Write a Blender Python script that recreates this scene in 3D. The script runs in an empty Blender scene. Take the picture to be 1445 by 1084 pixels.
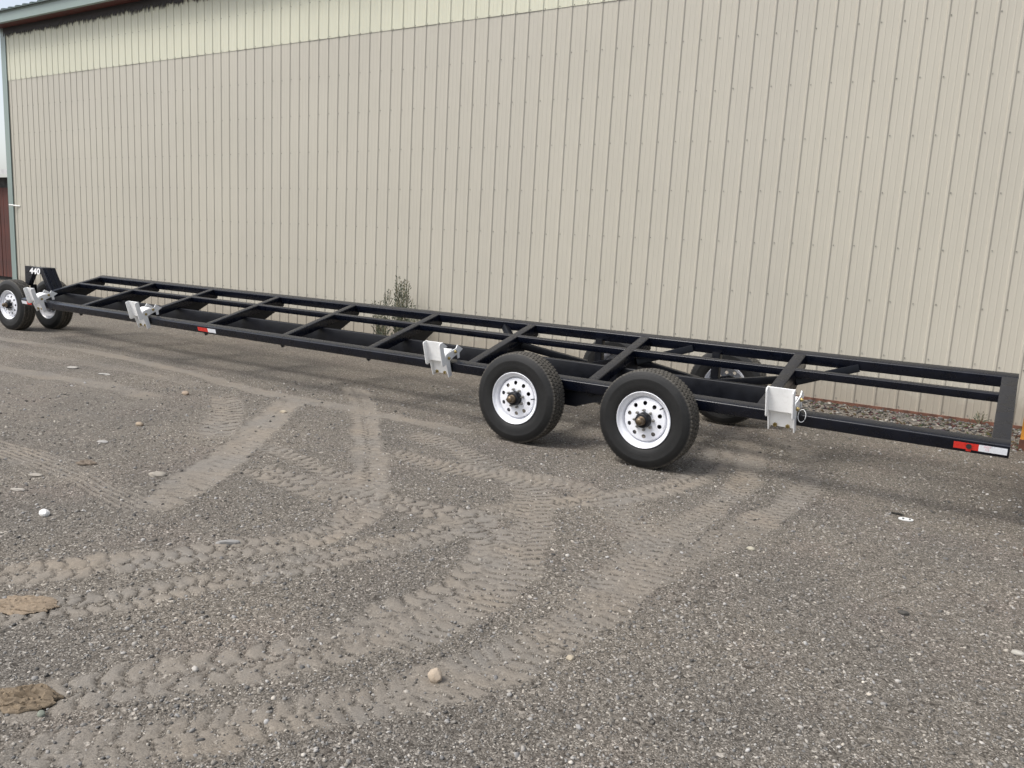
import bpy, bmesh, math, random
import numpy as np
from mathutils import Vector, Matrix, Euler

random.seed(7)
RNG = np.random.default_rng(11)
R = math.radians
S = bpy.context.scene
COL = S.collection

# ------------------------------------------------------------------ camera, sky, sun, exposure
CAM_H = 1.654
YAW, PITCH, ROLL = 0.5592, 0.1660, -0.0541


def camera_axes():
    cy, sy, cp, sp = math.cos(YAW), math.sin(YAW), math.cos(PITCH), math.sin(PITCH)
    fwd = Vector((-sy * cp, cy * cp, -sp))
    right = Vector((cy, sy, 0))
    down = fwd.cross(right)
    cr, sr = math.cos(ROLL), math.sin(ROLL)
    return cr * right + sr * down, -sr * right + cr * down, fwd


_r, _d, _f = camera_axes()
cam_data = bpy.data.cameras.new('camera')
cam = bpy.data.objects.new('camera', cam_data)
COL.objects.link(cam)
m = Matrix.Identity(4)
for i in range(3):
    m[i][0], m[i][1], m[i][2] = _r[i], -_d[i], -_f[i]
m.translation = Vector((0, 0, CAM_H))
cam.matrix_world = m
cam_data.sensor_fit = 'HORIZONTAL'
cam_data.sensor_width = 36.0
cam_data.lens = 27.823
cam_data.clip_start = 0.05
cam_data.clip_end = 2000
S.camera = cam

SUN_ELEV, SUN_FROM = R(54), Vector((-0.58, -0.81, 0)).normalized()     # horizontal direction the light comes from
world = bpy.data.worlds.new('World')
S.world = world
world.use_nodes = True
wn, wl = world.node_tree.nodes, world.node_tree.links
sky = wn.new('ShaderNodeTexSky')
sky.sky_type = 'NISHITA'
sky.sun_disc = False
sky.sun_elevation = SUN_ELEV
sky.sun_rotation = math.atan2(SUN_FROM.x, SUN_FROM.y)
sky.air_density = 1.0
sky.dust_density = 3.0
bw = wn.new('ShaderNodeRGBToBW')
mixs = wn.new('ShaderNodeMix')
mixs.data_type = 'RGBA'
mixs.inputs[0].default_value = 0.58
wl.new(sky.outputs[0], bw.inputs[0])
wl.new(sky.outputs[0], mixs.inputs[6])
wl.new(bw.outputs[0], mixs.inputs[7])
wl.new(mixs.outputs[2], wn['Background'].inputs[0])
wn['Background'].inputs[1].default_value = 0.15

sun_data = bpy.data.lights.new('sun', 'SUN')
sun_data.energy = 1.35
sun_data.angle = R(19)
sun_data.color = (1.0, 0.97, 0.92)
sun = bpy.data.objects.new('sun', sun_data)
COL.objects.link(sun)
to_sun = Vector((SUN_FROM.x * math.cos(SUN_ELEV), SUN_FROM.y * math.cos(SUN_ELEV), math.sin(SUN_ELEV)))
sun.rotation_euler = to_sun.to_track_quat('Z', 'Y').to_euler()
sun.location = (0, 0, 20)

S.view_settings.view_transform = 'Standard'
S.view_settings.look = 'None'
S.view_settings.gamma = 1.0
S.view_settings.exposure = 0.75
S.view_settings.use_curve_mapping = False


# ------------------------------------------------------------------ materials
class NT:
    def __init__(self, name):
        self.mat = bpy.data.materials.new(name)
        self.mat.use_nodes = True
        self.t = self.mat.node_tree
        self.p = self.t.nodes['Principled BSDF']

    def n(self, typ, **kw):
        nd = self.t.nodes.new(typ)
        for k, v in kw.items():
            if k.startswith('i_'):
                key = k[2:]
                nd.inputs[int(key) if key.isdigit() else key.replace('_', ' ')].default_value = v
            else:
                setattr(nd, k, v)
        return nd

    def l(self, a, b):
        self.t.links.new(a, b)

    def ramp(self, src, stops, interp='LINEAR'):
        r = self.n('ShaderNodeValToRGB')
        r.color_ramp.interpolation = interp
        e = r.color_ramp.elements
        while len(e) < len(stops):
            e.new(0.5)
        for el, (pos, c) in zip(e, stops):
            el.position = pos
            el.color = (*c, 1) if len(c) == 3 else c
        self.l(src, r.inputs[0])
        return r.outputs[0]

    def mix(self, fac, a, b, blend='MIX'):
        mx = self.n('ShaderNodeMix', data_type='RGBA', blend_type=blend)
        for sock, v in ((mx.inputs[0], fac), (mx.inputs[6], a), (mx.inputs[7], b)):
            if isinstance(v, (int, float)):
                sock.default_value = v
            elif isinstance(v, tuple):
                sock.default_value = (*v, 1) if len(v) == 3 else v
            else:
                self.l(v, sock)
        return mx.outputs[2]

    def math(self, op, a, b=None, c=None):
        nd = self.n('ShaderNodeMath', operation=op)
        for i, v in enumerate((a, b, c)):
            if v is None:
                continue
            if isinstance(v, (int, float)):
                nd.inputs[i].default_value = v
            else:
                self.l(v, nd.inputs[i])
        return nd.outputs[0]

    def noise(self, vec, scale, detail=4, rough=0.55):
        nd = self.n('ShaderNodeTexNoise', i_Scale=scale, i_Detail=detail, i_Roughness=rough)
        if vec is not None:
            self.l(vec, nd.inputs['Vector'])
        return nd.outputs['Fac']

    def bump(self, height, strength=0.3, dist=0.01, normal=None):
        b = self.n('ShaderNodeBump', i_Strength=strength, i_Distance=dist)
        self.l(height, b.inputs['Height'])
        if normal is not None:
            self.l(normal, b.inputs['Normal'])
        self.l(b.outputs[0], self.p.inputs['Normal'])
        return b.outputs[0]


def coords(nt, kind='Object', scale=None):
    c = nt.n('ShaderNodeTexCoord').outputs[kind]
    if scale:
        mp = nt.n('ShaderNodeMapping', i_Scale=scale)
        nt.l(c, mp.inputs[0])
        return mp.outputs[0]
    return c


def simple(name, col, rough=0.5, metal=0.0, var=0.12, vscale=6.0, bump=0.0, bscale=80.0, dirt=None, dirt_amt=0.5, spec=0.5, stretch=None):
    nt = NT(name)
    v = coords(nt, 'Object', stretch)
    n1 = nt.noise(v, vscale)
    dark = tuple(c * (1 - var) for c in col)
    light = tuple(min(1, c * (1 + var)) for c in col)
    c = nt.ramp(n1, [(0.3, dark), (0.7, light)])
    if dirt:
        n2 = nt.noise(v, vscale * 2.7, 6, 0.7)
        f = nt.ramp(n2, [(0.5, (0, 0, 0)), (0.72, (dirt_amt,) * 3)])
        c = nt.mix(f, c, dirt)
    nt.l(c, nt.p.inputs['Base Color'])
    rr = nt.ramp(n1, [(0.3, (rough * 0.85,) * 3), (0.7, (min(1, rough * 1.15),) * 3)])
    nt.l(rr, nt.p.inputs['Roughness'])
    nt.p.inputs['Metallic'].default_value = metal
    nt.p.inputs['Specular IOR Level'].default_value = spec
    if bump:
        nt.bump(nt.noise(v, bscale, 3), bump, 0.004)
    return nt.mat


M = {}
M['black'] = simple('black_frame_paint', (0.0030, 0.0044, 0.0100), 0.28, var=0.3, vscale=9, bump=0.10, bscale=60, dirt=(0.05, 0.047, 0.042), dirt_amt=0.07, spec=0.42)
M['black_low'] = simple('black_chassis_paint', (0.003, 0.0037, 0.0065), 0.42, var=0.3, vscale=9, bump=0.12, dirt=(0.03, 0.027, 0.024), dirt_amt=0.1, spec=0.3)
M['white'] = simple('white_bracket_paint', (0.84, 0.84, 0.83), 0.42, var=0.03, vscale=14, bump=0.06, bscale=50, dirt=(0.5, 0.46, 0.40), dirt_amt=0.22)
M['rim'] = simple('white_wheel_paint', (0.78, 0.79, 0.83), 0.3, var=0.03, vscale=9, dirt=(0.5, 0.46, 0.42), dirt_amt=0.3)
M['zinc'] = simple('zinc_plated_steel', (0.33, 0.32, 0.30), 0.35, 0.85, var=0.2, vscale=40)
M['brass'] = simple('yellow_zinc_bolt', (0.42, 0.33, 0.14), 0.4, 0.85, var=0.3, vscale=60)
M['cap'] = simple('greasy_hub_cap', (0.16, 0.12, 0.08), 0.38, 0.7, var=0.4, vscale=30, dirt=(0.05, 0.04, 0.03))
M['rust'] = simple('rusty_steel', (0.125, 0.055, 0.035), 0.85, var=0.5, vscale=12, bump=0.4, dirt=(0.12, 0.05, 0.03))
M['red'] = simple('red_reflector_film', (0.62, 0.035, 0.025), 0.3, var=0.06, vscale=60)
M['tape_white'] = simple('white_reflector_film', (0.78, 0.8, 0.84), 0.3, var=0.05, vscale=90)
M['pink'] = simple('pink_reflector_print', (0.72, 0.45, 0.47), 0.35, var=0.05)
M['decal'] = simple('white_decal', (0.85, 0.85, 0.85), 0.4, var=0.02)
M['dark'] = simple('dark_socket', (0.01, 0.01, 0.01), 0.7)
M['trim'] = simple('sage_green_trim', (0.20, 0.255, 0.235), 0.4, var=0.07, vscale=3, stretch=(1, 1, 0.2))
M['roof'] = simple('dark_green_roof', (0.035, 0.06, 0.05), 0.4, var=0.15)
M['primer'] = simple('red_primer_purlin', (0.10, 0.022, 0.018), 0.6, var=0.2)
M['orange'] = simple('worn_orange_paint', (0.55, 0.24, 0.035), 0.45, var=0.12, vscale=4, dirt=(0.3, 0.15, 0.06), dirt_amt=0.5, bump=0.05)
M['edge_brown'] = simple('brown_cutting_edge', (0.10, 0.035, 0.018), 0.75, var=0.3, vscale=9, bump=0.3)
M['shed_board'] = simple('weathered_red_boards', (0.075, 0.024, 0.018), 0.85, var=0.5, vscale=5, stretch=(6, 6, 0.5), bump=0.4, bscale=30)
M['shed_roof'] = simple('pale_shed_roof', (0.5, 0.5, 0.5), 0.5, var=0.1)
M['pipe'] = simple('white_plastic_pipe', (0.75, 0.75, 0.72), 0.4, var=0.03)
M['inner'] = simple('building_liner', (0.4, 0.4, 0.38), 0.8)
M['stem'] = simple('dry_weed_stem', (0.19, 0.17, 0.10), 0.85, var=0.25, vscale=20)


def wall_material(name, col, rough, var, streak, translucent=False):
    nt = NT(name)
    tc = nt.n('ShaderNodeTexCoord')
    info = nt.n('ShaderNodeObjectInfo')
    geo = nt.n('ShaderNodeNewGeometry')
    mp = nt.n('ShaderNodeMapping', i_Scale=(1.0, 1.0, 0.12))
    nt.l(geo.outputs['Position'], mp.inputs[0])
    fine = nt.noise(mp.outputs[0], 22, 5, 0.65)
    big = nt.noise(geo.outputs['Position'], 0.5, 3)
    c = nt.ramp(big, [(0.3, tuple(x * (1 - var) for x in col)), (0.7, tuple(x * (1 + var) for x in col))])
    st = nt.ramp(fine, [(0.35, tuple(1 - streak for _ in range(3))), (0.65, (1, 1, 1))])
    c = nt.mix(1.0, c, st, 'MULTIPLY')
    rnd = nt.ramp(info.outputs['Random'], [(0, (0.985, 0.985, 0.99)), (1, (1.01, 1.01, 1.005))])
    c = nt.mix(1.0, c, rnd, 'MULTIPLY')
    if not translucent:
        # mud splash and water marks close to the ground
        sep = nt.n('ShaderNodeSeparateXYZ')
        nt.l(geo.outputs['Position'], sep.inputs[0])
        nz = nt.noise(geo.outputs['Position'], 9, 6, 0.7)
        zz = nt.math('ADD', sep.outputs[2], nt.math('MULTIPLY', nz, -0.55))
        f = nt.ramp(zz, [(0.0, (0.55,) * 3), (0.22, (0, 0, 0))])
        c = nt.mix(f, c, (0.26, 0.22, 0.17))
        spots = nt.noise(geo.outputs['Position'], 55, 3, 0.7)
        f2 = nt.ramp(spots, [(0.69, (0, 0, 0)), (0.73, (0.35,) * 3)])
        c = nt.mix(f2, c, (0.30, 0.25, 0.19))
    else:
        mp2 = nt.n('ShaderNodeMapping', i_Scale=(1.0, 1.0, 0.3))
        nt.l(geo.outputs['Position'], mp2.inputs[0])
        fib = nt.noise(mp2.outputs[0], 70, 4, 0.75)
        f2 = nt.ramp(fib, [(0.40, (0.0,) * 3), (0.62, (0.65,) * 3)])
        c = nt.mix(f2, c, (0.56, 0.535, 0.40))
    nt.l(c, nt.p.inputs['Base Color'])
    nt.p.inputs['Roughness'].default_value = rough
    oil = nt.noise(mp.outputs[0], 3.0, 2)
    nt.bump(oil, 0.10, 0.02)
    return nt.mat


M['wall'] = wall_material('beige_ribbed_steel', (0.432, 0.405, 0.340), 0.42, 0.035, 0.035)
M['fibre'] = wall_material('pale_green_fibreglass', (0.55, 0.55, 0.44), 0.5, 0.05, 0.06, True)


def tyre_material():
    nt = NT('dusty_tyre_rubber')
    v = coords(nt)
    n1 = nt.noise(v, 4.5, 7, 0.72)
    n2 = nt.noise(v, 45, 4, 0.7)
    c = nt.ramp(n1, [(0.3, (0.004, 0.0042, 0.0045)), (0.55, (0.009, 0.0089, 0.0088)), (0.78, (0.019, 0.0185, 0.0178))])
    # brown dust held on the tread and shoulder (radius from the axle)
    sep = nt.n('ShaderNodeSeparateXYZ')
    nt.l(v, sep.inputs[0])
    r = nt.math('SQRT', nt.math('ADD', nt.math('POWER', sep.outputs[0], 2.0), nt.math('POWER', sep.outputs[2], 2.0)))
    f = nt.ramp(r, [(0.378, (0, 0, 0)), (0.393, (1, 1, 1))])
    d = nt.ramp(n2, [(0.34, (0.15, 0.15, 0.15)), (0.66, (0.9,) * 3)])
    f = nt.mix(1.0, f, d, 'MULTIPLY')
    c = nt.mix(f, c, (0.125, 0.112, 0.092))
    nt.l(c, nt.p.inputs['Base Color'])
    nt.p.inputs['Roughness'].default_value = 0.62
    nt.p.inputs['Specular IOR Level'].default_value = 0.4
    ring = nt.n('ShaderNodeTexWave', wave_type='BANDS', i_Scale=26.0)
    cmb = nt.n('ShaderNodeCombineXYZ')
    nt.l(r, cmb.inputs[0])
    nt.l(cmb.outputs[0], ring.inputs['Vector'])
    nt.bump(nt.math('ADD', nt.math('MULTIPLY', ring.outputs['Fac'], 0.5), n2), 0.2, 0.003)
    return nt.mat


M['tyre'] = tyre_material()


def ground_material():
    nt = NT('gravel_yard')
    geo = nt.n('ShaderNodeNewGeometry')
    P = geo.outputs['Position']
    at = nt.n('ShaderNodeAttribute', attribute_name='dust')
    dust = at.outputs['Fac']
    warp = nt.n('ShaderNodeTexNoise', i_Scale=40.0, i_Detail=2.0)
    nt.l(P, warp.inputs['Vector'])
    wv = nt.n('ShaderNodeVectorMath', operation='MULTIPLY_ADD')
    nt.l(warp.outputs['Color'], wv.inputs[0])
    wv.inputs[1].default_value = (0.012, 0.012, 0.0)
    nt.l(P, wv.inputs[2])
    v1 = nt.n('ShaderNodeTexVoronoi', i_Scale=118.0)
    v2 = nt.n('ShaderNodeTexVoronoi', i_Scale=60.0)
    v3 = nt.n('ShaderNodeTexVoronoi', i_Scale=240.0)
    for v in (v1, v2, v3):
        nt.l(wv.outputs[0], v.inputs['Vector'])
    g1 = nt.n('ShaderNodeSeparateColor')
    nt.l(v1.outputs['Color'], g1.inputs[0])
    g2 = nt.n('ShaderNodeSeparateColor')
    nt.l(v2.outputs['Color'], g2.inputs[0])
    g3 = nt.n('ShaderNodeSeparateColor')
    nt.l(v3.outputs['Color'], g3.inputs[0])
    stones = [(0.0, (0.056, 0.050, 0.043)), (0.28, (0.106, 0.098, 0.086)), (0.66, (0.178, 0.165, 0.146)), (0.92, (0.285, 0.268, 0.242)), (1.0, (0.54, 0.52, 0.48))]
    c1 = nt.ramp(g1.outputs[0], stones)
    c2 = nt.ramp(g2.outputs[1], stones)
    c3 = nt.ramp(g3.outputs[2], stones)
    pick = nt.ramp(nt.noise(P, 26, 2), [(0.46, (0, 0, 0)), (0.54, (1, 1, 1))])
    grav = nt.mix(pick, c1, c3)
    pick2 = nt.ramp(nt.noise(P, 17, 3), [(0.56, (0, 0, 0)), (0.62, (1, 1, 1))])
    grav = nt.mix(pick2, grav, c2)
    tone = nt.ramp(nt.noise(P, 0.8, 4, 0.6), [(0.28, (0.74, 0.72, 0.70)), (0.72, (1.07, 1.01, 0.93))])
    grav = nt.mix(1.0, grav, tone, 'MULTIPLY')
    purple = nt.ramp(nt.noise(P, 1.7, 3), [(0.5, (0, 0, 0)), (0.75, (0.35,) * 3)])
    grav = nt.mix(purple, grav, nt.mix(1.0, grav, (1.06, 0.97, 0.99), 'MULTIPLY'))
    fine = nt.noise(P, 160, 5, 0.75)
    tan = nt.ramp(fine, [(0.28, (0.150, 0.134, 0.113)), (0.5, (0.232, 0.210, 0.179)), (0.75, (0.30, 0.275, 0.238))])
    tanv = nt.ramp(nt.noise(P, 2.2, 4), [(0.35, (0.92, 0.93, 0.95)), (0.7, (1.08, 1.02, 0.95))])
    tan = nt.mix(1.0, tan, tanv, 'MULTIPLY')
    # fines fill in between the stones, so the stones with high values stay bare longest
    edge = nt.math('ADD', dust, nt.math('MULTIPLY', nt.math('SUBTRACT', nt.noise(P, 70, 4, 0.7), 0.5), 0.9))
    f = nt.ramp(edge, [(0.32, (0, 0, 0)), (0.80, (0.93, 0.93, 0.93))])
    c = nt.mix(f, grav, tan)
    dark_amt = nt.n('ShaderNodeAttribute', attribute_name='dark_tone').outputs['Fac']
    c = nt.mix(dark_amt, c, nt.mix(1.0, c, (0.78, 0.76, 0.74), 'MULTIPLY'))
    nt.l(c, nt.p.inputs['Base Color'])
    nt.p.inputs['Roughness'].default_value = 0.92
    nt.p.inputs['Specular IOR Level'].default_value = 0.25
    h1 = nt.math('SUBTRACT', 1.0, v1.outputs['Distance'])
    h = nt.math('ADD', nt.math('MULTIPLY', h1, nt.math('SUBTRACT', 1.15, f)), nt.math('MULTIPLY', fine, 0.6))
    nt.bump(h, 0.7, 0.005)
    return nt.mat


M['ground'] = ground_material()


def attr_material(name, attr, rough=0.9, nscale=70, bump=0.3):
    nt = NT(name)
    a = nt.n('ShaderNodeAttribute', attribute_name=attr)
    geo = nt.n('ShaderNodeNewGeometry')
    n = nt.noise(geo.outputs['Position'], nscale, 4, 0.7)
    k = nt.ramp(n, [(0.3, (0.8, 0.8, 0.8)), (0.7, (1.15, 1.15, 1.15))])
    nt.l(nt.mix(1.0, a.outputs['Color'], k, 'MULTIPLY'), nt.p.inputs['Base Color'])
    nt.p.inputs['Roughness'].default_value = rough
    nt.p.inputs['Specular IOR Level'].default_value = 0.3
    if bump:
        nt.bump(n, bump, 0.003)
    return nt.mat


M['pebble'] = attr_material('mixed_gravel_stones', 'col')
M['leaf'] = attr_material('weed_leaves', 'col', 0.75, 30, 0.0)


def stone_mat(name, col, var=0.15, scale=40):
    return simple(name, col, 0.88, var=var, vscale=scale, bump=0.5, bscale=90, dirt=tuple(c * 0.6 for c in col), dirt_amt=0.5, spec=0.3)


# ------------------------------------------------------------------ helpers
def tag(o, label=None, cat=None, group=None, kind=None):
    if label:
        o['label'] = label
    if cat:
        o['category'] = cat
    if group:
        o['group'] = group
    if kind:
        o['kind'] = kind
    return o


def empty(name, loc, rot=(0, 0, 0), parent=None):
    o = bpy.data.objects.new(name, None)
    COL.objects.link(o)
    o.location = loc
    o.rotation_euler = rot
    o.empty_display_size = 0.2
    if parent:
        o.parent = parent
    return o


class MB:
    def __init__(self):
        self.v, self.f = [], []

    def add(self, verts, faces):
        b = len(self.v)
        self.v += [tuple(x) for x in verts]
        self.f += [tuple(i + b for i in f) for f in faces]
        return self

    def box(self, lo, hi):
        x0, y0, z0 = lo
        x1, y1, z1 = hi
        return self.add([(x0, y0, z0), (x1, y0, z0), (x1, y1, z0), (x0, y1, z0), (x0, y0, z1), (x1, y0, z1), (x1, y1, z1), (x0, y1, z1)],
                        [(0, 3, 2, 1), (4, 5, 6, 7), (0, 1, 5, 4), (1, 2, 6, 5), (2, 3, 7, 6), (3, 0, 4, 7)])

    def tube(self, p0, p1, w, h, side, rad=0.008, seg=3):
        """box section with rounded corners from p0 to p1; side = direction of the w dimension"""
        p0, p1 = Vector(p0), Vector(p1)
        ax = (p1 - p0).normalized()
        sd = Vector(side)
        sd = (sd - ax * sd.dot(ax)).normalized()
        up = ax.cross(sd)
        pts = []
        for cx, cy, a0 in ((w / 2 - rad, h / 2 - rad, 0), (-w / 2 + rad, h / 2 - rad, 90), (-w / 2 + rad, -h / 2 + rad, 180), (w / 2 - rad, -h / 2 + rad, 270)):
            for k in range(seg + 1):
                a = R(a0 + 90 * k / seg)
                pts.append((cx + rad * math.cos(a), cy + rad * math.sin(a)))
        n = len(pts)
        vs = [p + sd * a + up * b for p in (p0, p1) for a, b in pts]
        fs = [tuple(reversed(range(n))), tuple(range(n, 2 * n))]
        fs += [(k, (k + 1) % n, n + (k + 1) % n, n + k) for k in range(n)]
        return self.add(vs, fs)

    def rod(self, p0, p1, r0, r1=None, n=12, cap=True):
        r1 = r0 if r1 is None else r1
        p0, p1 = Vector(p0), Vector(p1)
        ax = (p1 - p0).normalized()
        a = ax.orthogonal().normalized()
        b = ax.cross(a)
        vs = [p + (a * math.cos(2 * math.pi * k / n) + b * math.sin(2 * math.pi * k / n)) * r for p, r in ((p0, r0), (p1, r1)) for k in range(n)]
        fs = [(k, (k + 1) % n, n + (k + 1) % n, n + k) for k in range(n)]
        if cap:
            fs += [tuple(reversed(range(n))), tuple(range(n, 2 * n))]
        return self.add(vs, fs)

    def path(self, pts, r, n=8, closed=False):
        pts = [Vector(p) for p in pts]
        m_ = len(pts)
        vs = []
        for i, p in enumerate(pts):
            if closed:
                t = pts[(i + 1) % m_] - pts[i - 1]
            else:
                t = pts[min(i + 1, m_ - 1)] - pts[max(i - 1, 0)]
            t.normalize()
            ref = Vector((0.3, 0.2, 1)) if abs(t.z) < 0.9 else Vector((1, 0, 0))
            a = t.cross(ref).normalized()
            b = t.cross(a)
            vs += [p + (a * math.cos(2 * math.pi * k / n) + b * math.sin(2 * math.pi * k / n)) * r for k in range(n)]
        fs = []
        for i in range(m_ if closed else m_ - 1):
            j = (i + 1) % m_
            fs += [(i * n + k, i * n + (k + 1) % n, j * n + (k + 1) % n, j * n + k) for k in range(n)]
        if not closed:
            fs += [tuple(reversed(range(n))), tuple(range((m_ - 1) * n, m_ * n))]
        return self.add(vs, fs)

    def prism(self, poly, fn, t0, t1):
        """poly = 2D outline, fn(a, b, t) -> 3D; extruded from t0 to t1"""
        n = len(poly)
        vs = [fn(a, b, t) for t in (t0, t1) for a, b in poly]
        fs = [tuple(reversed(range(n))), tuple(range(n, 2 * n))]
        fs += [(k, (k + 1) % n, n + (k + 1) % n, n + k) for k in range(n)]
        return self.add(vs, fs)

    def mesh(self, name, mat, smooth=False, fix=True):
        me = bpy.data.meshes.new(name)
        me.from_pydata(self.v, [], self.f)
        if fix:
            bm = bmesh.new()
            bm.from_mesh(me)
            bmesh.ops.recalc_face_normals(bm, faces=bm.faces)
            bm.to_mesh(me)
            bm.free()
        if mat:
            me.materials.append(mat)
        if smooth:
            me.polygons.foreach_set('use_smooth', [True] * len(me.polygons))
        me.update()
        return me

    def build(self, name, mat, parent=None, offset=None, smooth=False, fix=True):
        if offset is not None:
            o_ = Vector(offset)
            self.v = [tuple(Vector(q) - o_) for q in self.v]
        me = self.mesh(name, mat, smooth, fix)
        o = bpy.data.objects.new(name, me)
        COL.objects.link(o)
        if parent:
            o.parent = parent
        return o


def sharpen(o, angle=35):
    me = o.data
    me.polygons.foreach_set('use_smooth', [True] * len(me.polygons))
    me.set_sharp_from_angle(angle=R(angle))
    return o


def instance(me, name, parent, loc=(0, 0, 0), rot=(0, 0, 0), scale=(1, 1, 1)):
    o = bpy.data.objects.new(name, me)
    COL.objects.link(o)
    o.location, o.rotation_euler, o.scale = loc, rot, scale
    if parent:
        o.parent = parent
    return o


# value noise in numpy
_TAB = RNG.random((256, 256))


def vnoise(x, y, s, ox=0.0, oy=0.0):
    x = x / s + ox
    y = y / s + oy
    xi, yi = np.floor(x).astype(int), np.floor(y).astype(int)
    fx, fy = x - xi, y - yi
    fx = fx * fx * (3 - 2 * fx)
    fy = fy * fy * (3 - 2 * fy)
    g = lambda a, b: _TAB[a & 255, b & 255]
    return (g(xi, yi) * (1 - fx) + g(xi + 1, yi) * fx) * (1 - fy) + (g(xi, yi + 1) * (1 - fx) + g(xi + 1, yi + 1) * fx) * fy - 0.5


def smooth01(a, b, x):
    t = np.clip((x - a) / (b - a), 0, 1)
    return t * t * (3 - 2 * t)


# ------------------------------------------------------------------ ground: one sheet with wheel tracks pressed into it
WALL_Y = 9.944
TRACKS = [
    # points, half width, lug spacing, kind, strength
    ([(-3.99, 1.57), (-3.89, 1.73), (-3.72, 1.98), (-3.51, 2.29), (-3.36, 2.65), (-3.22, 2.87), (-3.16, 3.1), (-3.21, 3.41), (-3.58, 3.91), (-4.21, 4.61), (-4.92, 5.34), (-5.76, 6.17), (-6.49, 6.79)], 0.15, 0.085, 'block', 1.0),
    ([(-3.6, 1.35), (-3.49, 1.55), (-3.32, 1.76), (-3.21, 1.95), (-3.1, 2.24), (-3.01, 2.5), (-2.94, 2.65), (-2.84, 2.91), (-2.76, 3.19), (-2.68, 3.53), (-2.62, 4.09), (-2.46, 4.44), (-2.25, 4.77), (-2.05, 5.17), (-1.92, 5.85), (-1.95, 6.48), (-2.16, 7.03)], 0.14, 0.085, 'block', 0.85),
    ([(-4.71, 3.72), (-4.19, 3.69), (-3.7, 3.67), (-3.28, 3.79), (-2.93, 3.85), (-2.65, 3.85), (-2.4, 3.71), (-2.22, 3.47), (-2.13, 3.2), (-2.12, 2.85), (-2.16, 2.58), (-2.19, 2.26), (-2.33, 1.95), (-2.51, 1.66), (-2.68, 1.4), (-2.78, 1.22), (-2.95, .95)], 0.155, 0.105, 'block', 1.0),
    ([(-4.58, 5.4), (-3.9, 5.24), (-3.38, 4.99), (-2.95, 4.81), (-2.64, 4.55), (-2.41, 4.2), (-2.16, 3.71), (-2.02, 3.31), (-1.97, 2.84), (-2.02, 2.52), (-2.08, 2.23)], 0.15, 0.07, 'bar', 0.85),
    ([(-4.24, 4.74), (-3.78, 4.72), (-3.37, 4.75), (-2.96, 4.83), (-2.59, 4.92), (-2.21, 4.8), (-1.9, 4.54), (-1.68, 4.2), (-1.53, 3.81), (-1.47, 3.43), (-1.49, 2.98), (-1.57, 2.58), (-1.65, 2.28), (-1.74, 2.09), (-1.86, 1.92), (-2.02, 1.69), (-2.19, 1.45), (-2.34, 1.22), (-2.6, .9)], 0.15, 0.07, 'bar', 0.8),
    ([(-2.03, 8.11), (-1.66, 7.63), (-1.37, 7.04), (-1.2, 6.38), (-1.18, 5.63), (-1.26, 4.94), (-1.36, 4.27), (-1.42, 3.92), (-1.47, 3.59), (-1.53, 3.19)], 0.125, 0.066, 'bar', 1.0),
    ([(-2.39, 7.97), (-1.98, 7.32), (-1.78, 6.8), (-1.61, 6.14), (-1.56, 5.39), (-1.57, 4.74), (-1.6, 4.26), (-1.62, 3.67), (-1.69, 3.17)], 0.12, 0.066, 'bar', 1.0),
    ([(-7.0, 2.8), (-6.26, 2.84), (-5.73, 2.85), (-5.18, 2.83), (-4.69, 2.75), (-4.33, 2.71), (-4.15, 2.72)], 0.14, 0.03, 'groove', 0.9),
    ([(-4.15, 2.62), (-4.23, 2.75), (-4.35, 2.94), (-4.62, 3.38), (-5.03, 4.02), (-5.56, 4.72), (-5.96, 5.25), (-6.34, 5.7)], 0.17, 0.10, 'bar', 1.0),
    ([(-6.99, 5.38), (-6.23, 4.86), (-5.64, 4.28), (-5.37, 3.95)], 0.16, 0.13, 'bar', 1.0),
    ([(-5.09, 4.19), (-4.58, 4.13), (-4.11, 4.01), (-3.6, 3.88)], 0.13, 0.09, 'bar', 1.0),
    ([(-14.0, 5.6), (-12.41, 5.71), (-11.47, 5.83), (-10.21, 6.01), (-8.57, 5.94), (-7.06, 5.76), (-6.28, 5.77), (-5.47, 5.78), (-4.57, 5.79), (-3.92, 5.8)], 0.12, 0.09, 'none', 0.75),
    ([(-11.2, 4.3), (-9.82, 4.5), (-9.09, 4.6), (-8.09, 4.75), (-7.14, 4.74)], 0.14, 0.09, 'none', 0.6),
    ([(-16.0, 5.0), (-13.0, 5.35), (-11.0, 5.3), (-9.0, 5.45), (-7.2, 5.5)], 0.13, 0.09, 'none', 0.5),
]


def spline(pts, step=0.03):
    P = np.array([pts[0]] + pts + [pts[-1]], float)
    out = []
    for i in range(1, len(P) - 2):
        a, b, c, d = P[i - 1:i + 3]
        n = max(2, int(np.linalg.norm(c - b) / step))
        t = np.linspace(0, 1, n, endpoint=False)[:, None]
        out.append(0.5 * ((2 * b) + (c - a) * t + (2 * a - 5 * b + 4 * c - d) * t ** 2 + (-a + 3 * b - 3 * c + d) * t ** 3))
    out.append(P[-2:-1])
    return np.concatenate(out)


def axis(lo, hi, step, far_lo, far_hi, grow=1.09):
    a = list(np.arange(lo, hi, step))
    for sgn, end in ((1, far_hi), (-1, far_lo)):
        s, x = step, (a[-1] if sgn > 0 else a[0])
        ext = []
        while (x < end if sgn > 0 else x > end):
            s = min(s * grow, 40)
            x += sgn * s
            ext.append(x)
        a = a + ext if sgn > 0 else ext[::-1] + a
    return np.array(a)


GX = axis(-6.8, 0.6, 0.0122, -320, 320, 1.035)
GY = axis(0.95, 8.0, 0.0122, -320, 320, 1.035)
gx, gy = np.meshgrid(GX, GY)


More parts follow.
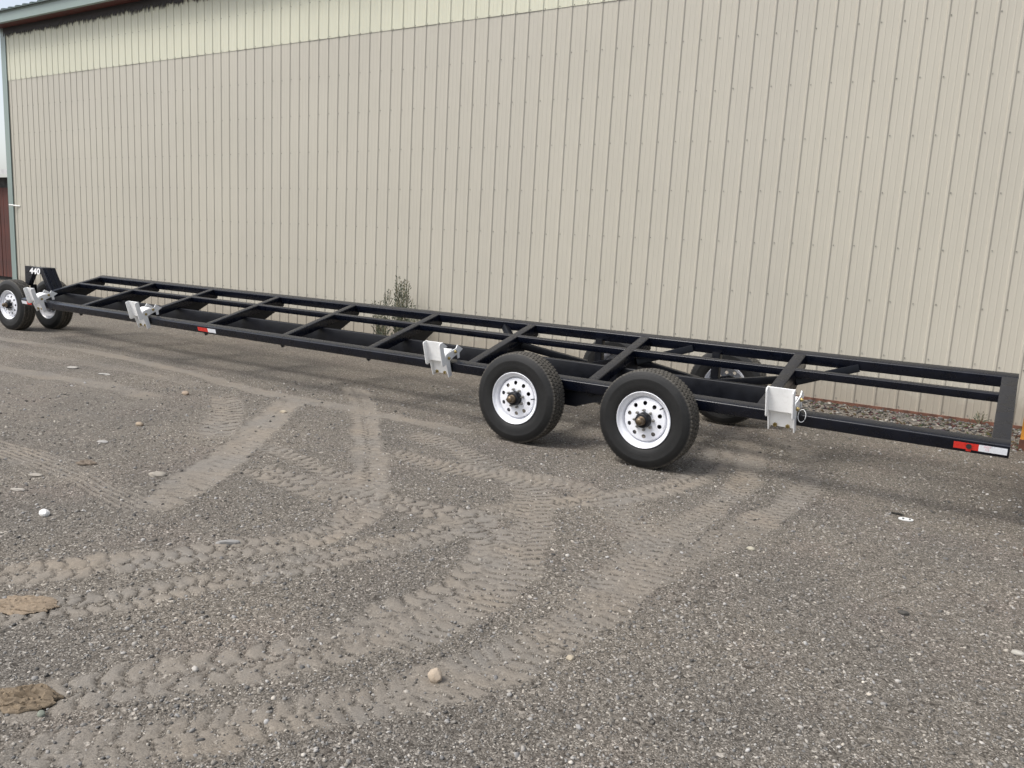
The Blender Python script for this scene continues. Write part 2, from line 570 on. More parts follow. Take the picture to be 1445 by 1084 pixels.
def build_ground():
    near = smooth01(40, 14, np.hypot(gx, gy))
    z = 0.020 * vnoise(gx, gy, 1.7, 3, 9) + 0.012 * vnoise(gx, gy, 0.55, 11, 2)
    z += 0.007 * vnoise(gx, gy, 0.16, 5, 5) + 0.005 * vnoise(gx, gy, 0.06, 1, 8) + 0.005 * vnoise(gx, gy, 0.025, 21, 18)
    z *= near
    # soil heaped along the foot of the wall
    z += 0.07 * smooth01(9.25, 9.8, gy + 0.35 * vnoise(gx, gy, 0.5)) * (gy < 20) * smooth01(-24, -20, gx) * near
    dust = 0.09 + 0.22 * vnoise(gx, gy, 1.1, 40, 3) + 0.16 * vnoise(gx, gy, 0.35, 7, 31)
    dust += 0.22 * smooth01(-3.2, -7.5, gx + 0.8 * vnoise(gx, gy, 1.5, 2, 2)) * smooth01(7.5, 4, gy)
    dust = np.clip(dust, 0, 0.42)
    zt = np.zeros_like(z)
    for ti, (pts, hw, sp, kind, amp) in enumerate(TRACKS):
        L = spline(pts)
        seg = np.vstack([[0, 0], np.diff(L, axis=0)])
        s = np.cumsum(np.hypot(seg[:, 0], seg[:, 1]))
        T = np.gradient(L, axis=0)
        T /= np.linalg.norm(T, axis=1)[:, None] + 1e-9
        lo, hi = L.min(0) - 0.4, L.max(0) + 0.4
        ix = np.where((GX > lo[0]) & (GX < hi[0]))[0]
        iy = np.where((GY > lo[1]) & (GY < hi[1]))[0]
        X, Y = np.meshgrid(GX[ix], GY[iy])
        # coarse reject, then nearest sample
        best = np.full(X.shape, 1e9)
        bi = np.zeros(X.shape, int)
        cell = 0.3
        kx, ky = np.floor(X / cell).astype(int), np.floor(Y / cell).astype(int)
        occ = set()
        for q in L[::3]:
            a, b = int(math.floor(q[0] / cell)), int(math.floor(q[1] / cell))
            for da in (-1, 0, 1):
                for db in (-1, 0, 1):
                    occ.add((a + da, b + db))
        key = kx * 100003 + ky
        mask = np.isin(key, np.array([a * 100003 + b for a, b in occ]))
        xs, ys = X[mask], Y[mask]
        bd = np.full(xs.shape, 1e9)
        bj = np.zeros(xs.shape, int)
        for c0 in range(0, len(L), 1):
            d = (xs - L[c0, 0]) ** 2 + (ys - L[c0, 1]) ** 2
            w = d < bd
            bd[w] = d[w]
            bj[w] = c0
        dx, dy = xs - L[bj, 0], ys - L[bj, 1]
        al = s[bj] + dx * T[bj, 0] + dy * T[bj, 1]
        ac = -dx * T[bj, 1] + dy * T[bj, 0]
        n1 = vnoise(xs, ys, 0.25, ti * 7, 3)
        n2 = vnoise(xs, ys, 0.07, ti * 3, 13)
        aw = np.abs(ac) + 0.07 * n1 + 0.05 * n2 + 0.03 * vnoise(xs, ys, 0.03, ti, 2)
        mk = smooth01(hw * 1.12, hw * 0.72, aw) * smooth01(-0.02, 0.25, al) * smooth01(s[-1] + 0.02, s[-1] - 0.25, al)
        patch = np.clip(0.98 + 0.7 * vnoise(xs, ys, 0.6, ti * 5, 17) + 0.5 * n1, 0.5, 1.0) * min(1.0, amp * 1.08)
        lug = np.zeros_like(al)
        crack = np.zeros_like(al)
        wob = 0.35 * n1 + 0.25 * n2 + 0.8 * vnoise(al, 0 * al + ti * 9.3, 0.45, 3, ti) + 0.35 * vnoise(al, ac, 0.13, ti, 4)
        if kind == 'bar':
            side = np.where(ac > 0, 0.5, 0.0)
            ph = (al / sp + 0.55 * np.abs(ac) / hw + side + wob) % 1.0
            lug = (0.35 + 0.65 * smooth01(0.0, 0.8, ph)) * smooth01(1.0, 0.88, ph)
            crack = smooth01(0.80, 0.93, ph) * (1 - smooth01(0.97, 1.0, ph)) + (1 - smooth01(0.0, 0.08, ph))
        elif kind == 'block':
            row = np.where(ac > 0, 0.5, 0.0)
            zig = 0.35 * np.abs(((ac / hw) * 2.0) % 2 - 1)
            ph = (al / sp + row + zig + wob) % 1.0
            lug = smooth01(0.0, 0.16, ph) * smooth01(1.0, 0.86, ph)
            crack = smooth01(0.82, 0.95, ph) + (1 - smooth01(0, 0.07, ph))
            mid = smooth01(0.10, 0.03, np.abs(ac / hw + 0.15 * np.sin(al * 6.28 / sp)))
            lug *= 1 - 0.8 * mid
            crack = np.maximum(crack, 0.7 * mid)
        elif kind == 'groove':
            ph = (ac / 0.045 + 0.3 * n1) % 1.0
            lug = smooth01(0, 0.4, ph) * smooth01(1, 0.6, ph)
            crack = 1 - lug
        elif kind == 'none':
            lug = 0.2 + 0 * al
        crack = np.clip(crack, 0, 1) * np.clip(0.85 + 1.4 * n1, 0, 1)
        dz = mk * patch * (-0.005 + 0.008 * lug - 0.011 * crack)
        # loosened material pushed up at the edge of the track
        dz += 0.004 * np.exp(-((aw - hw * 1.05) / 0.03) ** 2) * patch * (kind != 'none')
        mkd = smooth01(hw * 1.26, hw * 0.62, aw) * smooth01(-0.05, 0.35, al) * smooth01(s[-1] + 0.05, s[-1] - 0.35, al)
        dd = mkd * patch * (0.88 - 1.35 * crack * mk * (kind != 'none'))
        sub_z = zt[np.ix_(iy, ix)]
        sub_d = dust[np.ix_(iy, ix)]
        sub_z[mask] = sub_z[mask] * (1 - 0.7 * mk) + dz
        sub_d[mask] = sub_d[mask] * (1 - mkd * patch) + np.maximum(dd, sub_d[mask] * 0.25 * mkd * patch)
        zt[np.ix_(iy, ix)] = sub_z
        dust[np.ix_(iy, ix)] = sub_d
    z = z * (1 - 0.0) + zt
    dark_tone = 0.9 * smooth01(-0.7, 0.3, gx + 0.5 * vnoise(gx, gy, 0.8)) * smooth01(5.2, 7.0, gy + 0.6 * vnoise(gx, gy, 0.9, 8, 8)) * smooth01(9.9, 9.3, gy)  # ground colour darker around the right end of the trailer
    dark_tone = np.maximum(dark_tone, 0.5 * smooth01(6.9, 7.8, gy + 0.7 * vnoise(gx, gy, 1.1, 4, 6)) * smooth01(9.6, 9.0, gy) * smooth01(-13, -10, gx))  # and darker from under the trailer to near the wall
    z -= 0.010 * 0
    ny, nx = gx.shape
    co = np.stack([gx, gy, z], -1).reshape(-1, 3).astype(np.float32)
    idx = np.arange(nx * ny).reshape(ny, nx)
    q = np.stack([idx[:-1, :-1], idx[:-1, 1:], idx[1:, 1:], idx[1:, :-1]], -1).reshape(-1, 4)
    me = bpy.data.meshes.new('ground')
    me.vertices.add(len(co))
    me.vertices.foreach_set('co', co.ravel())
    me.loops.add(q.size)
    me.loops.foreach_set('vertex_index', q.ravel().astype(np.int32))
    me.polygons.add(len(q))
    me.polygons.foreach_set('loop_start', np.arange(0, q.size, 4, dtype=np.int32))
    me.polygons.foreach_set('use_smooth', np.ones(len(q), bool))
    for nm, arr in (('dust', dust), ('dark_tone', dark_tone)):
        a = me.attributes.new(nm, 'FLOAT', 'POINT')
        a.data.foreach_set('value', arr.ravel().astype(np.float32))
    me.materials.append(M['ground'])
    me.update(calc_edges=True)
    o = bpy.data.objects.new('ground', me)
    COL.objects.link(o)
    tag(o, 'grey gravel yard with tan wheel tracks pressed into it', 'ground', kind='structure')
    return z, dust


GZ, GD = build_ground()


def sample(arr, x, y):
    i = np.clip(np.searchsorted(GX, x) - 1, 0, len(GX) - 2)
    j = np.clip(np.searchsorted(GY, y) - 1, 0, len(GY) - 2)
    fx = (x - GX[i]) / (GX[i + 1] - GX[i])
    fy = (y - GY[j]) / (GY[j + 1] - GY[j])
    return (arr[j, i] * (1 - fx) + arr[j, i + 1] * fx) * (1 - fy) + (arr[j + 1, i] * (1 - fx) + arr[j + 1, i + 1] * fx) * fy


def gz(x, y):
    return float(sample(GZ, np.array([x]), np.array([y]))[0])


_g = (1 + 5 ** 0.5) / 2
ICO_V = np.array([(-1, _g, 0), (1, _g, 0), (-1, -_g, 0), (1, -_g, 0), (0, -1, _g), (0, 1, _g), (0, -1, -_g), (0, 1, -_g), (_g, 0, -1), (_g, 0, 1), (-_g, 0, -1), (-_g, 0, 1)]) / math.hypot(1, _g)
ICO_F = np.array([(0, 11, 5), (0, 5, 1), (0, 1, 7), (0, 7, 10), (0, 10, 11), (1, 5, 9), (5, 11, 4), (11, 10, 2), (10, 7, 6), (7, 1, 8), (3, 9, 4), (3, 4, 2), (3, 2, 6), (3, 6, 8), (3, 8, 9), (4, 9, 5), (2, 4, 11), (6, 2, 10), (8, 6, 7), (9, 8, 1)])


def scatter_stones(name, x, y, rad, cols, label, sink=0.25, flat=(0.45, 0.8)):
    n = len(x)
    base = ICO_V[None] * (0.75 + 0.5 * RNG.random((n, 12, 1)))
    sc = np.stack([rad * RNG.uniform(0.8, 1.4, n), rad * RNG.uniform(0.7, 1.1, n), rad * RNG.uniform(*flat, n)], -1)
    v = base * sc[:, None]
    a = RNG.uniform(0, 6.283, n)
    ca, sa = np.cos(a)[:, None], np.sin(a)[:, None]
    vx, vy = v[..., 0] * ca - v[..., 1] * sa, v[..., 0] * sa + v[..., 1] * ca
    t = RNG.normal(0, 0.35, (n, 1))
    vz = v[..., 2] + vx * t
    z = sample(GZ, x, y)
    co = np.stack([vx + x[:, None], vy + y[:, None], vz + (z + sc[:, 2] * (0.5 - sink))[:, None]], -1).reshape(-1, 3)
    fc = (ICO_F[None] + (np.arange(n) * 12)[:, None, None]).reshape(-1, 3)
    me = bpy.data.meshes.new(name)
    me.vertices.add(len(co))
    me.vertices.foreach_set('co', co.astype(np.float32).ravel())
    me.loops.add(fc.size)
    me.loops.foreach_set('vertex_index', fc.astype(np.int32).ravel())
    me.polygons.add(len(fc))
    me.polygons.foreach_set('loop_start', np.arange(0, fc.size, 3, dtype=np.int32))
    at = me.attributes.new('col', 'FLOAT_COLOR', 'POINT')
    cc = np.ones((n, 12, 4))
    cc[..., :3] = cols[:, None]
    at.data.foreach_set('color', cc.astype(np.float32).ravel())
    me.materials.append(M['pebble'])
    me.update(calc_edges=True)
    o = bpy.data.objects.new(name, me)
    COL.objects.link(o)
    tag(o, label, 'gravel', kind='stuff')
    return o


def stone_cols(n, bright=0.0):
    g = np.clip(RNG.beta(1.7, 4.6, n) * 0.58 + 0.065 + bright, 0.05, 0.62)
    w = RNG.uniform(-1, 1, n) * 0.05
    return np.stack([g * (1.05 + w), g * (0.985 + w * 0.2), g * (0.89 - w)], -1)


def loose_gravel():
    n = 58000
    ang = RNG.uniform(R(-18), R(80), n)
    d = 1.15 * np.exp(RNG.random(n) * math.log(9.6 / 1.15))
    x, y = -np.sin(ang) * d, np.cos(ang) * d
    ok = (y < 9.3) & (y > 0.4)
    x, y, d = x[ok], y[ok], d[ok]
    dd = sample(GD, x, y)
    keep = RNG.random(len(x)) > np.clip((dd - 0.2) * 1.25, 0, 0.88)
    x, y, d = x[keep], y[keep], d[keep]
    rad = np.clip(RNG.lognormal(math.log(0.0039), 0.45, len(x)), 0.0018, 0.0105) * (0.85 + 0.08 * d)
    scatter_stones('loose_gravel', x, y, np.minimum(rad, 0.02), stone_cols(len(x)), 'loose grey gravel stones strewn over the yard')
    # stones kicked up against the foot of the wall
    n = 3600
    x = RNG.uniform(-19, 1.5, n)
    y = WALL_Y - 0.06 - np.abs(RNG.normal(0, 0.22, n))
    near = (x > -3) | (RNG.random(n) < 0.45)
    x, y = x[near], y[near]
    m_ = len(x)
    rad = np.clip(RNG.lognormal(math.log(0.011), 0.5, m_), 0.004, 0.035)
    scatter_stones('wall_foot_gravel', x, y, rad, stone_cols(m_, -0.03) * 0.62, 'coarse pale stones and dirt heaped along the wall foot')
    n = 420
    x = RNG.uniform(-1.9, 1.0, n)
    y = RNG.uniform(8.9, 9.88, n)
    scatter_stones('wall_foot_gravel', x, y, np.clip(RNG.lognormal(math.log(0.015), 0.4, n), 0.006, 0.04), stone_cols(n, -0.02) * 0.75, 'pale broken stones beneath the open rear end of the trailer')
    # dark leaf litter and clods among them
    n = 1500
    x = RNG.uniform(-1.9, 1.0, n)
    y = RNG.uniform(9.0, 9.88, n)
    c = np.stack([RNG.uniform(0.03, 0.10, n), RNG.uniform(0.025, 0.07, n), RNG.uniform(0.015, 0.045, n)], -1)
    scatter_stones('leaf_litter', x, y, RNG.uniform(0.008, 0.028, n), c, 'dark dead leaves and clods among the stones by the wall', flat=(0.15, 0.4))


loose_gravel()


# ------------------------------------------------------------------ steel building
def rib_profile(width, pitch=0.2286, h=0.0125):
    """outline of one sheet: narrow main ribs, two low stiffening ribs between"""
    pts = []
    n = int(round(width / pitch))
    for k in range(n):
        b = k * pitch
        pts += [(b - 0.006, 0.0), (b + 0.009, h), (b + 0.025, h), (b + 0.040, 0.0),
                (b + 0.088, 0.0), (b + 0.093, 0.0018), (b + 0.103, 0.0018), (b + 0.108, 0.0),
                (b + 0.156, 0.0), (b + 0.161, 0.0018), (b + 0.171, 0.0018), (b + 0.176, 0.0)]
    pts += [(n * pitch, 0.0), (n * pitch + 0.008, h * 0.8)]
    return pts


def sheet_mesh(name, z0, z1, mat, width=0.9144, zs=None):
    prof = rib_profile(width)
    zs = zs or [z0, z1]
    n = len(prof)
    mb = MB()
    vs = [(x, -d, z) for z in zs for x, d in prof]
    fs = [(r * n + k, r * n + k + 1, (r + 1) * n + k + 1, (r + 1) * n + k) for r in range(len(zs) - 1) for k in range(n - 1)]
    mb.add(vs, fs)
    return mb.mesh(name, mat, fix=False)


def build_building():
    X0, X1 = -20.62, 5.0
    root = empty('metal_building', ((X0 + X1) / 2, WALL_Y, 0))
    tag(root, 'long beige ribbed steel building with pale fibreglass band under the eave', 'building')
    off = Vector(root.location)
    # rib index 0 stands at x = -12.9056; sheets start on every fourth rib
    first = -12.9056 - 0.018 - 0.2286 * 34
    me = sheet_mesh('wall_panel', 0.09, 4.985, M['wall'])
    mf = sheet_mesh('skylight_panel', 4.955, 6.22, M['fibre'])
    k = 0
    while first + k * 0.9144 < X1:
        x = first + k * 0.9144
        instance(me, 'wall_panel', root, (x - off.x, 0.0015 * (k % 2), 0))
        instance(mf, 'skylight_panel', root, (x - off.x, -0.007 - 0.0015 * (k % 2), 0))
        k += 1
    # screws beside each rib on every girt
    mb = MB()
    z_rows = [0.135] + [0.7072 + 0.6090 * i for i in range(7)] + [4.972, 5.55]
    i = 0
    while first + i * 0.2286 < 3.5:
        for z in z_rows:
            x = first + i * 0.2286 + 0.052 + random.uniform(-.006, .006)
            y0 = WALL_Y - (0.008 if z > 4.95 else 0.001)
            zz = z + random.uniform(-.008, .008)
            mb.rod((x, y0, zz), (x, y0 - 0.003, zz), 0.0072, 0.0072, 6)
            mb.rod((x, y0 - 0.003, zz), (x, y0 - 0.009, zz), 0.0055, 0.005, 6)
        i += 1
    sc = mb.build('fixing_screws', simple('weathered_screws', (0.26, 0.245, 0.22), 0.5, 0.4, var=0.3), root, off, fix=False)
    tag(sc, kind='stuff')
    # added dark strip, ragged below: stands in for eave shade and streaked stain
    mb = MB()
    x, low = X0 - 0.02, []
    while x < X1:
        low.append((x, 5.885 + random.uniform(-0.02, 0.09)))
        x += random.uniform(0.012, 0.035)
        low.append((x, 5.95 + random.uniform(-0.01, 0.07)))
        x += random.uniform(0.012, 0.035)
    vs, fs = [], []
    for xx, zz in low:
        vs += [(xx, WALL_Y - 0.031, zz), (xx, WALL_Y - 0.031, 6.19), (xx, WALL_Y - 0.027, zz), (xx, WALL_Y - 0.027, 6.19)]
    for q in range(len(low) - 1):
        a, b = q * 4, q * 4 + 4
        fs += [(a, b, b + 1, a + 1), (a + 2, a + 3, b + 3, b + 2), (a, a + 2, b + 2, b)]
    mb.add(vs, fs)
    mb.build('eave_shade_strip', simple('eave_shade_stain', (0.05, 0.048, 0.05), 0.8, var=0.25, vscale=6, stretch=(4, 1, 0.6)), root, off, fix=False)
    # rusty angle at the foot
    MB().box((X0 + 0.02, WALL_Y - 0.028, -0.1), (X1, WALL_Y + 0.05, 0.105)).build('base_angle', M['rust'], root, off)
    MB().box((X0 + 0.1, WALL_Y + 0.03, 0.0), (X1, WALL_Y + 0.10, 6.2)).build('liner_wall', M['inner'], root, off)
    # corner flashing with a folded edge
    mb = MB()
    mb.prism([(X0 - 0.16, -0.03), (X0 + 0.05, -0.03), (X0 + 0.055, -0.018), (X0 - 0.13, -0.012), (X0 - 0.13, 0.16), (X0 - 0.16, 0.16)],
             lambda a, b, t: (a, WALL_Y + b, t), -0.05, 6.2)
    mb.build('corner_flashing', M['trim'], root, off)
    # gable side, seen edge-on
    prof = rib_profile(16.0)
    n = len(prof)
    mb = MB()
    mb.add([(X0 - 0.12 - d, WALL_Y + 0.16 + x, z) for z in (0.0, 6.2) for x, d in prof], [(k + 1, k, n + k, n + k + 1) for k in range(n - 1)])
    mb.build('gable_wall', M['wall'], root, off, fix=False)
    # eave: purlin under the roof edge, gutter-like fascia, ribbed roof sheets
    EY = WALL_Y - 0.34
    MB().box((X0 - 0.45, EY + 0.022, 6.105), (X1 + 0.5, WALL_Y - 0.05, 6.20)).build('eave_purlin', M['primer'], root, off)
    mb = MB()
    mb.prism([(EY - 0.02, 6.100), (EY + 0.02, 6.085), (EY + 0.02, 6.30), (EY - 0.035, 6.315), (EY - 0.035, 6.295), (EY - 0.02, 6.285)],
             lambda a, b, t: (t, a, b), X0 - 0.46, X1 + 0.5)
    mb.build('eave_fascia', M['trim'], root, off)
    slope = 0.25
    prof = []
    for k in range(3):
        b = k * 0.3048
        prof += [(b, 0), (b + 0.04, 0.034), (b + 0.10, 0.034), (b + 0.14, 0)]
    prof.append((0.9144, 0))
    n = len(prof)
    mb = MB()
    vs = []
    for y, z in ((-0.42, 6.325), (9.0, 6.325 + 9.42 * slope)):
        vs += [(x, y, z + d) for x, d in prof] + [(x, y, z - 0.012) for x, d in prof]
    fs = [(k, k + 1, 2 * n + k + 1, 2 * n + k) for k in range(n - 1)] + [(n + k + 1, n + k, 3 * n + k, 3 * n + k + 1) for k in range(n - 1)] + [(k + 1, k, n + k, n + k + 1) for k in range(n - 1)]
    mb.add(vs, fs)
    rm = mb.mesh('roof_panel', M['roof'], fix=False)
    x = X0 - 0.5
    while x < X1 + 0.4:
        instance(rm, 'roof_panel', root, (x - off.x, 0, 0))
        x += 0.9144
    # short white pipe sticking out near the corner
    MB().rod((-20.30, WALL_Y + 0.0, 2.085), (-20.60, WALL_Y - 0.10, 2.105), 0.018, n=12).build('vent_pipe', M['pipe'], root, off)


build_building()


def build_shed():
    x0, x1, y0, y1, h = -31.0, -23.6, 11.9, 16.0, 2.98
    root = empty('red_shed', ((x0 + x1) / 2, y0, 0))
    tag(root, 'weathered dark red board shed with pale roof behind the building corner', 'shed')
    off = Vector(root.location)
    MB().box((x0 + 0.05, y0 + 0.05, 0), (x1 - 0.05, y1, h)).build('shed_body', M['dark'], root, off)  # body painted black: shows above the boards as shade under the roof
    w = 0.2
    bm_ = MB().box((0.006, -0.02, 0.12), (w - 0.006, 0.03, h - 0.3)).mesh('board', M['shed_board'])
    n = int((x1 - x0) / w)
    for k in range(n):
        instance(bm_, 'board', root, (x0 + k * w - off.x, random.uniform(-.01, .01), 0))
    for k in range(int((y1 - y0) / w)):
        instance(bm_, 'board', root, (x1 - off.x, k * w, 0), (0, 0, R(90)))
    mb = MB()
    mb.prism([(y0 - 0.35, h + 0.05), (y0 - 0.35, h + 0.17), (y1 + 0.3, h + 0.75), (y1 + 0.3, h + 0.63)], lambda a, b, t: (t, a, b), x0 - 0.4, x1 + 0.35)
    mb.build('shed_roof', M['shed_roof'], root, off)


build_shed()

# ------------------------------------------------------------------ trailer
NY, NZ, TL = 6.0, 0.577, 0.2727            # outer top edge of the near rail, tilt of the bed (rad)
CT, ST = math.cos(TL), math.sin(TL)
XL, XR = -12.36, 0.09                      # the two ends of the frame
BED_W = 1.312                              # frame width along the slope
RAIL_W, RAIL_H = 0.102, 0.094


def bed(x, v, w):
    """x along the trailer, v up the sloping bed from the near edge, w normal to the bed"""
    return Vector((x, NY + v * CT - w * ST, NZ + v * ST + w * CT))


SLOPE = (0, CT, ST)
trailer = empty('header_trailer', (-6.2, 6.6, 0))
tag(trailer, 'long low black header trailer with white wheels and white rest brackets', 'trailer')
TO = Vector(trailer.location)


def tpart(mb, name, mat='black', smooth=False):
    return mb.build(name, M[mat], trailer, TO, smooth)


# side rails
for v0 in (0.0, BED_W - RAIL_W):
    vc = v0 + RAIL_W / 2
    sharpen(tpart(MB().tube(bed(XL, vc, -RAIL_H / 2), bed(XR, vc, -RAIL_H / 2), RAIL_W, RAIL_H, SLOPE, 0.010), 'side_rail'))
VI0, VI1 = RAIL_W - 0.004, BED_W - RAIL_W + 0.004
# cross members (left edges measured), end beams
CM = [(-10.93, 0.092), (-9.58, 0.092), (-8.225, 0.092), (-6.887, 0.092), (-5.602, 0.092), (-4.32, 0.092), (-3.042, 0.096), (-1.583, 0.100)]
ENDS = [(XL + 0.001, 0.100), (XR - 0.112, 0.111)]
for x, wd in CM + ENDS:
    xc = x + wd / 2
    sharpen(tpart(MB().tube(bed(xc, VI0, -RAIL_H / 2 - 0.0015), bed(xc, VI1, -RAIL_H / 2 - 0.0015), wd, RAIL_H, (1, 0, 0), 0.008), 'cross_member'))
# coplanar stringer, one length per bay
edges = sorted(CM + ENDS)
VS = 0.870
for (xa, wa), (xb, _) in zip(edges[:-1], edges[1:]):
    sharpen(tpart(MB().tube(bed(xa + wa - 0.004, VS, -0.0345), bed(xb + 0.004, VS, -0.0345), 0.052, 0.066, SLOPE, 0.006), 'stringer'))
# deep main beam below the cross members, ends at the last one
mb = MB().tube((XL - 0.55, 6.640, 0.555), (-1.50, 6.640, 0.555), 0.064, 0.205, (0, 1, 0), 0.008)
sharpen(tpart(mb, 'main_beam', 'black_low'))
# tapered bracket plates under the cross members towards the far rail
for x, wd in CM + ENDS[:1]:
    poly = [(6.60, 0.655), (6.675, 0.615), (6.905, 0.608), (7.235, 0.788), (7.23, 0.83), (6.66, 0.665)]
    far = [(6.672, 0.662), (6.672, 0.622), (6.905, 0.608), (7.235, 0.786), (7.235, 0.835)]
    mb = MB()
    mb.prism(far, lambda a, b, t: (t, a, b), x + 0.006, x + wd - 0.006)
    tpart(mb, 'tapered_bracket', 'black_low')
# small tabs hanging under the near rail
for x, wd in CM[:-1] + [(-9.0, .09)][:0]:
    if x < -4.5 or x > -3.5:
        p = bed(x + 0.05, 0.03, -RAIL_H)
        tpart(MB().tube(p + Vector((0, 0, 0.004)), p + Vector((0.02, 0.004, -0.022)), 0.045, 0.03, (1, 0, 0), 0.004), 'wiring_tab', 'black_low')

# axle positions
AX = (-3.5635, -2.359)
WR, WZ = 0.3995, 0.396
NEAR_FACE, FAR_FACE = 5.733, 8.205         # outer faces of the tyres
for ax in AX:
    sharpen(tpart(MB().tube((ax, 5.95, WZ - 0.005), (ax - (0.13 if ax < -3 else 0.06), 8.0, WZ - 0.005), 0.085, 0.085, (0, 0, 1), 0.010), 'axle', 'black_low'))
    # posts from far rail and hangers from the near rail
    sharpen(tpart(MB().tube((ax + 0.085, 7.19, WZ - 0.02), (ax + 0.085, 7.19, 0.835), 0.075, 0.075, (1, 0, 0), 0.006), 'axle_post', 'black_low'))
    mb = MB().prism([(ax - 0.20, 0.50), (ax + 0.20, 0.50), (ax + 0.09, 0.335), (ax - 0.09, 0.335)], lambda a, b, t: (a, t, b), 6.03, 6.06)
    tpart(mb, 'hanger_plate', 'black_low')
    # brake back plates behind each tandem wheel
    for y, dx in ((5.985, 0.0), (7.945, -0.13 if ax < -3 else -0.06)):
        o = tpart(MB().rod((ax + dx, y - 0.015, WZ), (ax + dx, y + 0.015, WZ), 0.115, n=28), 'brake_plate', 'black_low')
        sharpen(o)
# near suspension beam linking the two axles
mb = MB().prism([(-3.86, 0.50), (-2.05, 0.50), (-2.2, 0.40), (-2.72, 0.44), (-2.96, 0.405), (-3.13, 0.345), (-3.72, 0.345)], lambda a, b, t: (a, t, b), 6.07, 6.11)
tpart(mb, 'equalizer_beam', 'black_low')
# diagonal struts from the deep brackets out to the axles and the far rail
for a, b in (((-4.24, 6.93, 0.70), (-3.60, 7.16, 0.57)), ((-2.96, 6.93, 0.69), (-2.42, 7.16, 0.55)), ((-1.56, 6.93, 0.70), (-2.28, 7.16, 0.55)),
             ((-3.04, 6.95, 0.70), (-3.50, 7.16, 0.57)), ((-1.50, 6.93, 0.69), (-1.06, 7.19, 0.835)), ((-2.95, 6.90, 0.69), (-2.52, 7.19, 0.84)), ((-4.32, 6.90, 0.69), (-4.62, 7.19, 0.84))):
    sharpen(tpart(MB().tube(a, b, 0.066, 0.066, (0, 1, 0), 0.005), 'strut', 'black_low'))


# wheels -------------------------------------------------------------
def lathe(profile, n=96, mod=None):
    """profile = [(radius, y)] turned about the Y axis"""
    mb = MB()
    m_ = len(profile)
    vs, fs = [], []
    for k in range(n):
        a = 2 * math.pi * k / n
        for j, (r, y) in enumerate(profile):
            rr = mod(j, k, r) if mod else r
            vs.append((rr * math.cos(a), y, rr * math.sin(a)))
    for k in range(n):
        k2 = (k + 1) % n
        for j in range(m_ - 1):
            fs.append((k * m_ + j, k * m_ + j + 1, k2 * m_ + j + 1, k2 * m_ + j))
    return mb.add(vs, fs)


TW = 0.232                                   # tyre width; local y = 0 at the outer face, wheel extends to +y


def tyre_meshes():
    prof = [(0.214, 0.030), (0.226, 0.022), (0.236, 0.013), (0.256, 0.005), (0.290, 0.000), (0.318, 0.0008), (0.323, -0.0003), (0.330, 0.0002), (0.335, 0.002), (0.352, 0.007), (0.372, 0.016), (0.386, 0.026)]
    tread = []
    ys = [0.030, 0.060, 0.064, 0.072, 0.076, 0.106, 0.110, 0.122, 0.126, 0.156, 0.160, 0.168, 0.172, 0.202]
    groove = {2, 3, 6, 7, 10, 11}
    for i, y in enumerate(ys):
        crown = 0.0095 * (1 - ((y - TW / 2) / (TW / 2)) ** 2)
        r = 0.3905 + crown - (0.012 if i in groove else 0)
        tread.append((r, y))
    n0 = len(prof)
    full = prof + tread + [(r, TW - y) for r, y in reversed(prof)]

    def mod(j, k, r):
        i = j - n0
        if 0 <= i < len(tread) and i not in groove:
            rib = 0 if i < 2 else 1 if i < 6 else 2 if i < 10 else 3
            ph = (k + rib * 2) % 4
            return r - (0.007 if ph == 0 else 0)
        if j == n0 - 1 and k % 4 == 0:
            return r - 0.003
        return r
    mb = lathe(full, 300, mod)
    me = mb.mesh('tyre', M['tyre'])
    me.polygons.foreach_set('use_smooth', [True] * len(me.polygons))
    me.set_sharp_from_angle(angle=R(28))
    return me


